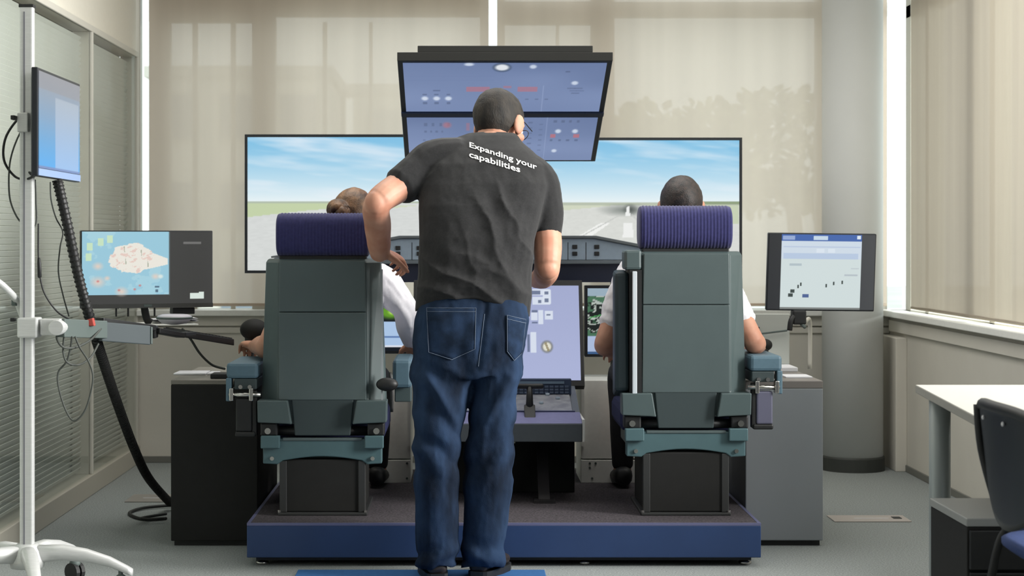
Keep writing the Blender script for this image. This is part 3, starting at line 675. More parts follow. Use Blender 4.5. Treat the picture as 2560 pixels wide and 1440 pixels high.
make_seat('cockpit_seat', RX, 0, 'grey green cockpit seat with navy headrest, right, side armrest folded up', 1, True)

# ---------------------------------------------------------------- people
def grow(bm, vox, it=4, disp=None):
    bmesh.ops.recalc_face_normals(bm, faces=bm.faces[:]); me = bpy.data.meshes.new('t'); bm.to_mesh(me); bm.free()
    t = bpy.data.objects.new('t', me); col.objects.link(t)
    m = t.modifiers.new('r', 'REMESH'); m.mode = 'VOXEL'; m.voxel_size = vox; m.use_smooth_shade = True
    s = t.modifiers.new('s', 'SMOOTH'); s.factor = .5; s.iterations = it
    bpy.context.view_layer.update()
    dg = bpy.context.evaluated_depsgraph_get(); me2 = bpy.data.meshes.new_from_object(t.evaluated_get(dg))
    bpy.data.objects.remove(t); bpy.data.meshes.remove(me)
    if disp:
        n = len(me2.vertices); co = np.empty(n*3); no = np.empty(n*3)
        me2.vertices.foreach_get('co', co); me2.vertices.foreach_get('normal', no)
        co = co.reshape(-1, 3); no = no.reshape(-1, 3); co = co+no*disp(co, no)[:, None]
        me2.vertices.foreach_set('co', co.ravel()); me2.update()
    for p in me2.polygons: p.use_smooth = True
    return me2
def put(name, me, m, parent, root):
    me.name = name; me.transform(Matrix.Translation(-Vector(root))); me.materials.clear(); me.materials.append(m)
    o = bpy.data.objects.new(name, me); col.objects.link(o); o.parent = parent; return o
def limb(bm, pts, rad, seg=16): return tube(bm, smooth_path(pts, 5), interp(rad, 5), seg, True)
def interp(r, n):
    out = []
    for a, b_ in zip(r, r[1:]):
        for k in range(n):
            f = k/n; f = f*f*(3-2*f)
            out.append(tuple(x+(y-x)*f for x, y in zip(a, b_)) if isinstance(a, tuple) else a+(b_-a)*f)
    out.append(r[-1]); return out
def hand(bm, W, d, n, side, curl=.5, spread=1.0, sc_=1.0):
    d, n = Vector(d).normalized(), Vector(n); n = (n-d*n.dot(d)).normalized(); s = d.cross(n)*side; W = Vector(W); L = sc_
    rg = [ring(W-d*.01*L, s*.026*L, n*.019*L, 14), ring(W+d*.03*L, s*.037*L, n*.017*L, 14), ring(W+d*.07*L, s*.042*L, n*.015*L, 14), ring(W+d*.093*L, s*.038*L, n*.011*L, 14)]
    skinrings(bm, rg)
    for off, ln, r0 in ((.031, .074, .0085), (.0105, .083, .009), (-.0105, .077, .0085), (-.031, .059, .0075)):
        p = W+d*.083*L+s*off*L*1.02; a = .0; pts = [p-d*.02]; rs = [r0*L]
        for k, (fr, c) in enumerate(((.45, curl*.55), (.32, curl), (.23, curl*.8))):
            pts.append(p.copy()); rs.append(r0*L*(1-.1*k)); a += c
            dd = (d*math.cos(a)-n*math.sin(a)+s*off*1.6*spread*math.cos(a)).normalized(); p = p+dd*ln*fr*L
        pts.append(p); rs.append(r0*L*.72); tube(bm, pts, rs, 10, True)
    p = W+d*.018*L+s*.026*L; d1 = (d*.72+s*.68-n*.15).normalized(); d2 = (d*.95+s*.25-n*.35*min(1, curl+.2)).normalized()
    tube(bm, [p-d1*.012, p+d1*.02*L, p+d1*.042*L, p+d1*.042*L+d2*.03*L, p+d1*.042*L+d2*.05*L], [.014*L, .0135*L, .0105*L, .0095*L, .007*L], 10, True)
def basis(yaw, pitch, roll=0): return Matrix.Rotation(-math.radians(yaw), 3, 'Z') @ Matrix.Rotation(-math.radians(pitch), 3, 'X') @ Matrix.Rotation(math.radians(roll), 3, 'Y')
def head(bm, c, R, neck, s=1.0):
    c = Vector(c); T = lambda x, y, z: c+R @ Vector((x*s, y*s, z*s))
    e = lambda p, r: ellipsoid(bm, T(*p), [k*s for k in r], R, 18, 12)
    e((0, -.012, .022), (.074, .096, .088)); e((0, .03, -.04), (.06, .066, .074)); e((0, .066, -.094), (.03, .026, .022)); e((0, .03, -.08), (.05, .05, .03))
    e((0, .085, .03), (.052, .018, .012)); e((-.036, .078, -.018), (.022, .02, .018)); e((.036, .078, -.018), (.022, .02, .018))
    e((0, .094, -.064), (.026, .01, .006)); e((0, .093, -.074), (.022, .01, .007))
    tube(bm, [T(0, .092, .018), T(0, .108, -.01), T(0, .118, -.03)], [.008*s, .011*s, .014*s], 10, True); e((0, .1, -.037), (.019, .012, .008))
    for k in (-1, 1):
        Re = R @ Matrix.Rotation(k*math.radians(-16), 3, 'Z'); ellipsoid(bm, T(k*.084, -.006, -.012), (.010*s, .024*s, .037*s), Re, 14, 10); ellipsoid(bm, T(k*.076, .002, -.036), (.008*s, .01*s, .012*s), Re, 10, 8)
    limb(bm, [T(0, -.022, -.02), T(0, -.028, -.085), Vector(neck)], [.056*s, .056*s, .064*s], 16)
def hair(parent, root, c, R, m, s=1.0, line=((-.14, -.082), (-.06, -.07), (-.02, -.03), (.0, .028), (.02, .0), (.035, .01), (.06, .05), (.09, .075), (.13, .09)), rad=(.081, .105, .097), bumpy=.004, seed=0):
    c = Vector(c); b = B(); nu, nv = 64, 40; g = []
    for j in range(nv+1):
        ph = math.pi/2-math.pi*.80*j/nv; row = []
        for i in range(nu):
            th = 2*math.pi*i/nu; p = Vector((rad[0]*math.cos(ph)*math.cos(th), rad[1]*math.cos(ph)*math.sin(th), rad[2]*math.sin(ph)))
            p *= 1+bumpy*10*(noise.noise(p*22+Vector((seed, 0, 0)))*.6+noise.noise(p*70)*.4)
            p += Vector((0, -.012, .022)); zl = np.interp(p.y, [a for a, _ in line], [z for _, z in line])
            row.append((p, zl))
        g.append(row)
    ve = {}
    for j in range(nv+1):
        for i in range(nu):
            p, zl = g[j][i]; z = p.z
            q = p.copy(); 
            if z < zl:
                f = max(0., 1-(zl-z)/.03); q = Vector((0, -.012, .022))+(p-Vector((0, -.012, .022)))*(.80+.2*f)    # tucks under the skin below the hairline
            ve[j, i] = b.verts.new(c-Vector(root)+R @ (q*s))
    for j in range(nv):
        for i in range(nu): b.faces.new((ve[j, i], ve[j+1, i], ve[j+1, (i+1) % nu], ve[j, (i+1) % nu]))
    return obj('hair', b, m, parent, smooth=True)
def eyes(parent, root, c, R, s=1.0):
    for k in (-1, 1):
        b = B(); ellipsoid(b, Vector(c)-Vector(root)+R @ Vector((k*.034*s, .083*s, .006*s)), (.012*s, .012*s, .011*s), R, 12, 8)
        e = obj('eye', b, eye_m, parent, smooth=True)
        b = B(); ellipsoid(b, Vector(c)-Vector(root)+R @ Vector((k*.034*s, .093*s, .006*s)), (.005*s, .004*s, .005*s), R, 10, 6); obj('iris', b, black_pl, e, smooth=True)

# standing man -----------------------------------------------------------
MR = Vector(((1150-CX)*6.52/F, 6.52, .008))
man = thing('person', MR, 'person standing behind the seats, charcoal printed T-shirt and jeans, leaning on the left seat', 'person')
torso_rows = [(778, 1036, 1326, 6.60, .122), (735, 1040, 1330, 6.60, .13), (680, 1044, 1331, 6.615, .135), (600, 1048, 1337, 6.655, .137), (520, 1046, 1356, 6.71, .137),
              (465, 1048, 1372, 6.76, .132), (415, 1052, 1366, 6.81, .12), (380, 1078, 1335, 6.85, .102), (356, 1116, 1306, 6.88, .085), (343, 1146, 1298, 6.90, .075), (334, 1170, 1290, 6.92, .06)]
def torso(bm, rows, sx=1.0, sy=1.0, tilt=.35, p=2.4):
    rg = []
    for y, xl, xr, Y, hd in rows:
        a, c = P(xl, y, Y), P(xr, y, Y); m_ = (a+c)/2; u = (c-a)/2*sx
        rg.append(ring(m_, u, Vector((0, math.cos(tilt*.5), math.sin(tilt*.5)*-.3))*hd*sy, 28, p))
    skinrings(bm, rg)
LSH, LEL, LWR = P(1082, 412, 6.82), P(944, 508, 6.66), P(950, 636, 6.88)
RSH, REL, RWR = P(1338, 450, 6.82), P(1368, 664, 6.70), P(1340, 700, 6.98)
LSL, RSL = P(1000, 466, 6.735), P(1366, 584, 6.745)
HC = P(1248, 311, 6.98); HR_ = basis(33, 22, -4)
# body: one continuous skin mesh, mostly under the clothes
b = B(); torso(b, torso_rows[1:], .84, .8)
limb(b, [LSH, LSL, LEL, P(944, 560, 6.76), P(947, 605, 6.83), LWR], [.05, .056, .050, .050, .045, .037]); limb(b, [RSH, RSL, REL, P(1360, 690, 6.85), RWR], [.05, .055, .048, .045, .032])
ellipsoid(b, LEL+Vector((-.006, -.02, 0)), (.04, .035, .045)); ellipsoid(b, REL+Vector((.0, -.02, -.01)), (.04, .034, .04))
hand(b, LWR+Vector((.010, .004, .006)), (.62, .72, -.22), (.1, -.45, .85), 1, 1.0, 1, 1.05)
hand(b, RWR, (-.4, .85, -.1), (.2, .1, .95), -1, .5)
head(b, HC, HR_, P(1226, 372, 6.88), 1.1)
limb(b, [P(1110, 790, 6.56), P(1092, 1060, 6.50), P(1090, 1400, 6.52)], [.05, .042, .035]); limb(b, [P(1245, 790, 6.58), P(1228, 1060, 6.55), P(1206, 1400, 6.55)], [.05, .042, .035])
put('body', grow(b, .0048, 3), skin_m, man, MR)
hair(man, MR, HC, HR_, hair_dark, 1.1, line=((-.14, -.150), (-.07, -.140), (-.03, -.07), (-.012, .028), (.02, .02), (.035, .02), (.06, .05), (.09, .075), (.13, .09)), rad=(.082, .107, .099), seed=3); eyes(man, MR, HC, HR_, 1.1)
# T-shirt
b = B(); torso(b, torso_rows)
limb(b, [P(1150, 400, 6.84), P(1085, 408, 6.82), P(1040, 440, 6.78), LSL], [.085, .088, .079, .071]); limb(b, [P(1280, 420, 6.84), P(1338, 452, 6.81), P(1364, 520, 6.77), RSL], [.085, .082, .066, .056])
def shirt_d(co, no):
    px = CX+co[:, 0]*F/co[:, 1]; py = CY+(H-co[:, 2])*F/co[:, 1]
    x, y = px-1190, py-420
    wob = fbm(px/80., py/80., 4)*60
    rdg = lambda q: 1-2*np.abs(np.sin(q))**.8
    a = (x*.93-y*.36+wob)/23.; f1 = rdg(a)*np.clip((x+70)/110., 0, 1)*np.clip(y/80, 0, 1)*np.clip((790-py)/150, .15, 1)*(.35+fbm(px/60., py/60., 12))*np.clip((1352-px)/30., 0, 1)  # drape from the shoulder blade
    b_ = (y*.88-x*.52+wob)/24.; f2 = rdg(b_)*np.clip((py-600)/90., 0, 1)*(.25+fbm(px/70., py/50., 15))     # bunching over the waist
    c_ = (y*.55+x*.83+wob)/20.; f3 = rdg(c_)*np.exp(-((px-1040)/55.)**2-((py-440)/60.)**2)                # creases at the sleeve
    n3 = fbm(px/45., py/60., 8)-.5
    back = np.clip(-no[:, 1]*1.6+.2, .15, 1)
    return (f1*.0085+f2*.0088+f3*.005+n3*.010)*back
shirt_me = grow(b, .0062, 3, shirt_d)
for v in shirt_me.vertices:                      # hem: higher over the back, lower at the right side
    px = CX+v.co.x*F/v.co.y; py = CY+(H-v.co.z)*F/v.co.y
    if py > 690: v.co.z = H-(690+(py-690)*(np.interp(px, [1036, 1075, 1120, 1190, 1250, 1330], [782, 760, 748, 749, 765, 796])-690)/88-CY)*v.co.y/F
shirt_me.update()
shirt_bvh = BVHTree.FromPolygons([v.co.copy() for v in shirt_me.vertices], [tuple(p.vertices) for p in shirt_me.polygons])
put('t_shirt', shirt_me, tshirt, man, MR)
# printed words on the back
def print_line(txt, px, py, slope, wpx):
    cu = bpy.data.curves.new('w', 'FONT'); cu.body = txt; cu.size = 1; cu.offset = .018; cu.resolution_u = 2
    o = bpy.data.objects.new('w', cu); col.objects.link(o); bpy.context.view_layer.update()
    me = bpy.data.meshes.new_from_object(o.evaluated_get(bpy.context.evaluated_depsgraph_get())); bpy.data.objects.remove(o)
    bm = bmesh.new(); bm.from_mesh(me); bmesh.ops.triangulate(bm, faces=bm.faces[:])
    w0 = max(v.co.x for v in bm.verts); k = wpx/w0
    for v in bm.verts:
        x = px+v.co.x*k; y = py+v.co.x*k*slope-v.co.y*k*.74
        d = P(x, y, 6.8); h = shirt_bvh.ray_cast(Vector((d.x, 6.0, d.z)), Vector((0, 1, 0)))[0]
        v.co = (h if h else d)+Vector((0, -.003, .001))-MR
    return bm
for txt, a in (('Expanding your', (1172, 369, .345, 168)), ('capabilities', (1172, 395, .315, 126))):
    o = obj('shirt_print', print_line(txt, *a), letter_m, man); o['label'] = 'white printed words across the shirt back'
# jeans
b = B()
hips = [(728, 1056, 1310, 6.595, .095), (768, 1045, 1320, 6.587, .112), (800, 1036, 1325, 6.575, .118), (850, 1031, 1316, 6.57, .125), (900, 1030, 1306, 6.57, .122), (940, 1032, 1300, 6.57, .11)]
torso(b, hips, tilt=.1, p=2.6)
def leg(bm, rows):
    skinrings(bm, [ring((P(xl, y, Y)+P(xr, y, Y))/2, (P(xr, y, Y)-P(xl, y, Y))/2, Vector((0, hd, 0)), 24, 2.2) for y, xl, xr, Y, hd in rows])
leg(b, [(860, 1031, 1190, 6.57, .11), (930, 1029, 1184, 6.56, .108), (1000, 1030, 1172, 6.545, .1), (1060, 1031, 1158, 6.535, .092), (1120, 1032, 1147, 6.525, .083), (1200, 1033, 1147, 6.52, .083), (1290, 1037, 1149, 6.52, .082), (1370, 1036, 1147, 6.52, .08), (1412, 1040, 1142, 6.52, .078)])
leg(b, [(860, 1180, 1316, 6.585, .11), (930, 1184, 1302, 6.58, .106), (1000, 1176, 1294, 6.575, .098), (1060, 1170, 1289, 6.57, .09), (1120, 1163, 1285, 6.565, .084), (1200, 1158, 1284, 6.56, .083), (1290, 1158, 1273, 6.56, .081), (1370, 1154, 1262, 6.56, .079), (1414, 1152, 1257, 6.56, .077)])
def jeans_d(co, no):
    px = CX+co[:, 0]*F/co[:, 1]; py = CY+(H-co[:, 2])*F/co[:, 1]
    wob = fbm(px/60., py/60., 2)*60
    left = px < 1165-(py-950)*.02
    s_ = np.where(left, 1, -1)
    f = np.sin((py*1.0-s_*(px-1165)*.75+wob)/15.)*np.exp(-((py-1120)/110.)**2)*.0065           # behind the knees
    f += np.sin((py-s_*(px-1165)*.9+wob)/17.)*np.exp(-((py-925)/60.)**2)*.008                 # under the seat
    f += np.sin((py+s_*(px-1165)*.3+wob)/11.)*np.clip((py-1340)/50., 0, 1)*.009                # stacked at the hem
    g = (px-np.where(left, 1110, 1240))*s_
    f += np.exp(-((g-(py-1010)*.55)/14.)**2)*np.exp(-((py-1000)/75.)**2)*.016                  # long diagonal crease
    f += (fbm(px/34., py/70., 6)-.5)*.012
    seam = np.exp(-((px-1212+(py-780)*.12)/7.)**2)*np.clip((930-py)/30, 0, 1)
    return f-seam*.006
jm = grow(b, .0062, 3, jeans_d)
jb = BVHTree.FromPolygons([v.co.copy() for v in jm.vertices], [tuple(p.vertices) for p in jm.polygons])
put('jeans', jm, denim, man, MR)
def onto(bvh, x, y, off=-.0035):
    d = P(x, y, 6.47); h = bvh.ray_cast(Vector((d.x, 6.0, d.z)), Vector((0, 1, 0)))[0]
    return (h if h else d)+Vector((0, off, 0))
for (tl_, tr_, br_, bm_, bl_) in (((1066, 770), (1190, 770), (1187, 872), (1130, 898), (1072, 880)), ((1268, 788), (1316, 800), (1306, 885), (1286, 902), (1268, 878))):
    b = B(); g = {}; n = 14
    for i in range(n+1):
        f = i/n; tx, ty = tl_[0]+(tr_[0]-tl_[0])*f, tl_[1]+(tr_[1]-tl_[1])*f
        bx_, by_ = (np.interp(f, [0, .5, 1], [bl_[0], bm_[0], br_[0]]), np.interp(f, [0, .5, 1], [bl_[1], bm_[1], br_[1]]))
        for j in range(n+1):
            e = j/n; g[i, j] = b.verts.new(onto(jb, tx+(bx_-tx)*e, ty+(by_-ty)*e)-MR)
    for i in range(n):
        for j in range(n): b.faces.new((g[i, j], g[i, j+1], g[i+1, j+1], g[i+1, j]))
    pk = obj('back_pocket', b, denim_p, man, smooth=True); sm = pk.modifiers.new('solid', 'SOLIDIFY'); sm.thickness = .003; sm.offset = 0
    outline = []
    for a_, c_ in zip((tl_, tr_, br_, bm_, bl_), (tr_, br_, bm_, bl_, tl_)):
        for k in range(8): outline.append(onto(jb, a_[0]+(c_[0]-a_[0])*k/8, a_[1]+(c_[1]-a_[1])*k/8, -.0055)-MR)
    outline.append(outline[0]); obj('pocket_stitching', tube(B(), outline, .0011, 6), stitch_m, pk)
    tp = [onto(jb, tl_[0]+(tr_[0]-tl_[0])*k/8, tl_[1]+9+(tr_[1]-tl_[1])*k/8, -.0055)-MR for k in range(9)]; obj('pocket_hem', tube(B(), tp, .0011, 6), stitch_m, pk)
sp = [onto(jb, 1212-(y-780)*.12, y, -.001)-MR for y in range(785, 925, 10)]; obj('back_seam', tube(B(), sp, .0014, 6), stitch_m, man)
# shoes
for (cx0, Y0, ang) in ((1090, 6.50, -8), (1206, 6.54, 24)):
    p0 = Vector(((cx0-CX)*Y0/F, Y0, .008)); R = Matrix.Rotation(math.radians(-ang), 3, 'Z'); b = B(); rg = []
    for y, wv, h in ((-.045, .022, .035), (-.04, .034, .04), (-.01, .038, .06), (.03, .042, .07), (.08, .048, .058), (.14, .046, .046), (.175, .034, .038), (.19, .016, .03)):
        rg.append(ring(p0-MR+R @ Vector((0, y, .02+h/2)), R @ Vector((wv, 0, 0)), Vector((0, 0, h/2)), 18, 2.5))
    skinrings(b, rg); s_ = obj('shoe', b, shoe_m, man, smooth=True)
    b = B(); prof = [(-.05, .024), (-.042, .036), (-.01, .041), (.03, .044), (.08, .05), (.14, .049), (.18, .036), (.197, .016)]
    ot = [p0-MR+R @ Vector((x, y, 0)) for y, x in prof]+[p0-MR+R @ Vector((-x, y, 0)) for y, x in prof[::-1]]
    skinrings(b, [ot, [q+Vector((0, 0, .024)) for q in ot]]); obj('sole', b, black_pl, s_)
# glasses
g0 = B(); T = lambda x, y, z: HC-MR+HR_ @ (Vector((x, y, z))*1.1)
for k in (-1, 1):
    tube(g0, [T(k*.08, -.01, .016), T(k*.08, .04, .014), T(k*.074, .1, .012)], .0018, 6)
    tube(g0, [T(k*.036+.026*math.cos(a), .104-.006*abs(math.cos(a)), .002+.019*math.sin(a)) for a in np.linspace(0, 2*math.pi, 19)], .0016, 6)
tube(g0, [T(-.006, .112, .006), T(.006, .112, .006)], .0016, 6); obj('glasses', g0, black_pl, man, smooth=True)

# seated pilots ----------------------------------------------------------
def pilot(name, X, seat_z, hc, R, label, arms, hair_m, hs, leaning, sleeves, skin_):
    root = Vector((X, 7.3, .16)); t = thing(name, root, label, 'person')
    hipz = seat_z+.1; cz = lambda z: seat_z+z
    sh = [Vector((X+leaning*.6-.165, 7.26, cz(.515))), Vector((X+leaning*.6+.165, 7.26, cz(.515)))]
    rows = [(cz(.02), .17, .115, 0, 7.28), (cz(.14), .165, .115, 0, 7.26), (cz(.3), .168, .115, .2, 7.25), (cz(.45), .18, .115, .5, 7.25), (cz(.55), .15, .09, .6, 7.26), (cz(.61), .10, .065, .7, 7.27), (cz(.65), .06, .055, .75, 7.28)]
    def tors(bm, k): skinrings(bm, [ring((X+leaning*l, Y, z), (w_*k, 0, 0), (0, d*k, 0), 24, 2.4) for z, w_, d, l, Y in rows])
    nb = Vector((X+leaning*.72, 7.27, cz(.60)))
    b = B(); tors(b, .85); head(b, hc, R, nb, hs)
    shirt = B(); tors(shirt, 1.0)
    for s_, (el, wr, hd, hn, cu), sleeve in zip((-1, 1), arms, sleeves):
        S = sh[0] if s_ < 0 else sh[1]; el, wr = Vector(el), Vector(wr)
        limb(b, [S, S.lerp(el, .5), el, el.lerp(wr, .35), wr], [.045, .047, .041, .043, .029]); hand(b, wr, hd, hn, -s_, cu, 1, 1.06)
        e_ = S.lerp(el, sleeve) if sleeve <= 1 else None
        if e_ is not None: limb(shirt, [S+Vector((-s_*.06, 0, .01)), S, S.lerp(el, sleeve*.5), e_], [.075, .072, .066, .06])
        else: limb(shirt, [S+Vector((-s_*.06, 0, .01)), S, S.lerp(el, .55), el, el.lerp(wr, .45), el.lerp(wr, .85)], [.075, .07, .06, .055, .05, .042])
    legs = B(); skinrings(legs, [ring((X, 7.29, z), (.175, 0, 0), (0, .125, 0), 20, 2.4) for z in (cz(-.03), cz(.04), cz(.1))])
    for s_ in (-1, 1):
        hip, kn, an = Vector((X+s_*.09, 7.3, cz(.06))), Vector((X+s_*.17, 7.76, cz(.09))), Vector((X+s_*.17, 7.78, .25))
        limb(legs, [hip, hip.lerp(kn, .5), kn, kn.lerp(an, .5), an], [.09, .082, .064, .055, .045])
        limb(b, [hip, kn, an, an+Vector((0, 0, -.05))], [.06, .05, .038, .034])
    put('body', grow(b, .006, 3), skin_, t, root)
    def fold(co, no): return (fbm(co[:, 0]*22+co[:, 2]*9, co[:, 2]*16+co[:, 1]*14, 3)-.5)*.024
    put('shirt', grow(shirt, .0065, 3, fold), white_shirt, t, root); put('trousers', grow(legs, .008, 3), pants_black, t, root)
    for s_ in (-1, 1):
        b = B(); rg = [ring((X+s_*.17-root.x, 7.78+y-root.y, .0+.012+h/2), (w_, 0, 0), (0, 0, h/2), 14, 2.4) for y, w_, h in ((-.07, .025, .06), (-.05, .038, .08), (.02, .042, .075), (.1, .046, .05), (.16, .034, .04), (.175, .014, .03))]
        skinrings(b, rg); obj('shoe', b, black_pl, t, smooth=True)
    eyes(t, root, hc, R, hs); return t, root
hc = P(1703, 517, 7.22); R = basis(4, 4)
t, r0 = pilot('person', RX, .55, hc, R, 'person in white short sleeves with black hair in the right cockpit seat',
    [(P(1512, 856, 7.24), P(1536, 880, 7.5), (.02, 1, -.05), (0, .2, 1), .5), (P(1884, 852, 7.1), P(1894, 870, 7.36), (0, 1, -.1), (0, .1, 1), .8)], hair_black, 1.0, -.015, (.72, .72), skin_m)
hair(t, r0, hc, R, hair_black, 1.03, seed=11)
hc = P(882, 545, 7.22); R = basis(14, 6, 8)
t, r0 = pilot('person', LX, .52, hc, R, 'person in white shirt with brown hair in a bun in the left cockpit seat',
    [(P(668, 864, 7.12), P(638, 866, 7.40), (-.34, .93, .06), (.1, .0, 1), .9), (P(1012, 772, 7.32), P(1034, 860, 7.62), (.1, .8, -.5), (.1, .5, .8), .4)], hair_brown, .98, .075, (.62, 2), skin_d)
hair(t, r0, hc, R, hair_brown, 1.0, line=((-.14, -.06), (-.06, -.05), (.0, -.02), (.04, .0), (.08, .05), (.13, .08)), seed=5)
b = B(); bc = P(846, 524, 7.08)-r0
for k in range(3): tube(b, [bc+Vector(((.030-.008*k)*math.cos(a), .018*k*-1+.012*math.sin(a*2), (.026-.007*k)*math.sin(a))) for a in np.linspace(0, 2*math.pi, 21)], .017, 10)
ellipsoid(b, bc, (.03, .02, .028)); obj('hair_bun', b, hair_brown, t, smooth=True)
# side sticks the pilots hold
for px, py, Y, lb, zt_ in ((628, 830, 7.58, 'black side stick on the left console under a hand', .655), (1905, 868, 7.62, 'black side stick on the right console beyond the armrest', .65)):
    p = P(px, py, Y); t = thing('side_stick', (p.x, p.y, zt_), lb, 'control stick', 'side sticks'); h_ = p.z-zt_
    b = B(); disc_lathe(b, [(.05, 0), (.05, .012), (.036, .03), (.02, .05)], (0, 0, 0), 20); obj('boot', b, black_pl, t, smooth=True)
    obj('grip', tube(B(), smooth_path([(0, 0, .03), (0, .01, h_*.5), (0, -.005, h_*.85), (0, -.01, h_)], 4), interp([.016, .02, .026, .028], 4), 14, True), black_pl, t, smooth=True)
    b = B(); ellipsoid(b, (0.012, -.005, h_+.01), (.058, .05, .045) if px < 1000 else (.03, .035, .025)); obj('grip_cap', b, black_mat, t, smooth=True)

# ---------------------------------------------------------------- mobile stand on the left
PX, PY = (68-CX)*6.2/F, 6.2
t = thing('equipment_stand', (PX, PY, 0), 'aluminium pole stand on a curved five-leg castor base at the left edge', 'stand')
b = B(); box(b, (-.022, -.018, .12), (.022, .018, 1.99)); obj('pole', b, alu, t, bevel=.005)
for dx in (-.006, .012): obj('pole_groove', boxm((dx-.0025, -.0192, .14), (dx+.0025, -.0182, 1.97)), mat('groove_dark', (120, 120, 128), .5), t) if dx < 0 else None
obj('pole_cap', boxm((-.024, -.02, 1.985), (.024, .02, 1.995)), black_pl, t)
b = B(); disc_lathe(b, [(.03, .10), (.055, .10), (.06, .125), (.05, .16), (.034, .18), (.03, .18)], (0, 0, 0), 24); obj('base_hub', b, alu, t, smooth=True)
for k in range(5):
    a = math.radians(0+72*k); d = Vector((math.cos(a), math.sin(a), 0)); s_ = Vector((-d.y, d.x, 0)); rg = []
    for r_, z, h_, w_ in ((.03, .145, .03, .026), (.12, .15, .026, .026), (.2, .14, .022, .024), (.28, .118, .017, .021), (.34, .09, .014, .018), (.355, .083, .012, .015)):
        rg.append(ring(d*r_+Vector((0, 0, z)), s_*w_, Vector((0, 0, h_)), 14, 3))
    lg = obj('base_leg', skinrings(B(), rg), alu, t, smooth=True)
    c = d*.315; ca = random.uniform(0, 6.28); u = Vector((math.cos(ca), math.sin(ca), 0))
    for q in (-.012, .012):
        b = B(); cyl(b, c+u*(q-.008)+Vector((0, 0, .032)), c+u*(q+.008)+Vector((0, 0, .032)), .032, 18); obj('castor_wheel', b, black_pl, lg, smooth=False)
    b = B(); cyl(b, c+Vector((0, 0, .03)), c+Vector((0, 0, .105)), .008, 10); ellipsoid(b, c+Vector((0, 0, .06)), (.02, .02, .018)); obj('castor_fork', b, grey_plate, lg, smooth=True)
loc = lambda px, py, Y: P(px, py, Y)-Vector((PX, PY, 0))
# clamp and swing arms at worktop height
b = B(); box(b, loc(42, 845, PY-.045), loc(106, 792, PY+.035)); obj('clamp_block', b, alu, t, bevel=.006)
obj('clamp_knob', boxm(loc(25, 804, PY-.03), loc(41, 794, PY-.005)), black_pl, t, bevel=.002)
b = B(); box(b, loc(100, 838, PY-.03), loc(158, 796, PY+.02)); obj('swing_arm', b, alu, t, bevel=.004)
p = loc(148, 818, PY+.0); b = B(); cyl(b, p+Vector((0, -.05, 0)), p+Vector((0, .05, 0)), .026, 20); obj('arm_joint', b, alu, t, bevel=.003)
def bar(bm, A, Bp, h, th):                       # flat bar from A to B, height h
    A, Bp = Vector(A), Vector(Bp); d = (Bp-A).normalized(); s_ = d.cross(Vector((0, 0, 1))).normalized()*th/2; u = Vector((0, 0, h/2))
    skinrings(bm, [[A+s_+u, A-s_+u, A-s_-u, A+s_-u], [Bp+s_+u, Bp-s_+u, Bp-s_-u, Bp+s_-u]]); return bm
obj('swing_arm', bar(B(), loc(150, 820, 6.2), loc(258, 824, 6.5), .062, .035), grey_plate, t, bevel=.003)
A, Bq = loc(246, 828, 6.5), loc(368, 838, 6.62)
obj('carrier_plate', bar(B(), A, Bq, .068, .05), mat('carrier_grey', (62, 72, 76), .6, 0), t, bevel=.003)
obj('carrier_end', bar(B(), Bq, Bq+(Bq-A).normalized()*.008, .062, .054), grey_plate, t, bevel=.002)
obj('black_bar', bar(B(), loc(248, 802, 6.52), loc(380, 820, 6.8), .022, .04), black_pl, t, bevel=.003)
obj('bar_clip', boxm(loc(292, 830, 6.57), loc(306, 812, 6.6)), black_pl, t, bevel=.002)
obj('bar_joint', boxm(loc(380, 846, 6.8), loc(396, 814, 6.86)), black_pl, t, bevel=.004)
obj('black_bar', bar(B(), loc(388, 826, 6.82), loc(452, 838, 7.0), .02, .04), black_pl, t, bevel=.003)
obj('bar_lower', bar(B(), loc(452, 836, 7.0), loc(478, 834, 7.2), .016, .04), black_pl, t, bevel=.003)
b = B(); prism(b, [(loc(240, 806, 6.46).x-.01, loc(240, 812, 6.46).z), (loc(240, 800, 6.46).x+.014, loc(240, 812, 6.46).z), (loc(240, 800, 6.46).x+.008, loc(240, 792, 6.46).z), (loc(240, 800, 6.46).x-.012, loc(240, 796, 6.46).z)], 'y', 6.36-PY, 6.39-PY); obj('red_tie', b, red_m, t, bevel=.003)
# curved pull handle at the left edge
obj('pull_handle', tube(B(), smooth_path([loc(60, 800, 6.26), loc(44, 756, 6.22), loc(24, 730, 6.16), loc(-10, 702, 6.12), loc(-40, 700, 6.1)], 6), .012, 10), alu, t, smooth=True)
obj('handle_bracket', boxm(loc(28, 765, 6.2), loc(48, 745, 6.24)), grey_plate, t, bevel=.003)
# VESA arm that carries the side monitor
obj('monitor_bracket', boxm(loc(42, 330, 6.16), loc(84, 285, 6.24)), alu, t, bevel=.004)
obj('bracket_lever', boxm(loc(26, 299, 6.14), loc(44, 290, 6.18)), black_pl, t, bevel=.002)
obj('mount_plate', boxm((-1.433-PX, 6.17-PY, loc(0, 345, 6.2).z), (-1.417-PX, 6.34-PY, loc(0, 235, 6.2).z)), grey_plate, t, bevel=.002)
obj('mount_arm', boxm((.015, -.012, loc(0, 320, 6.2).z), (-1.425-PX, .03, loc(0, 290, 6.2).z)), grey_plate, t, bevel=.002)
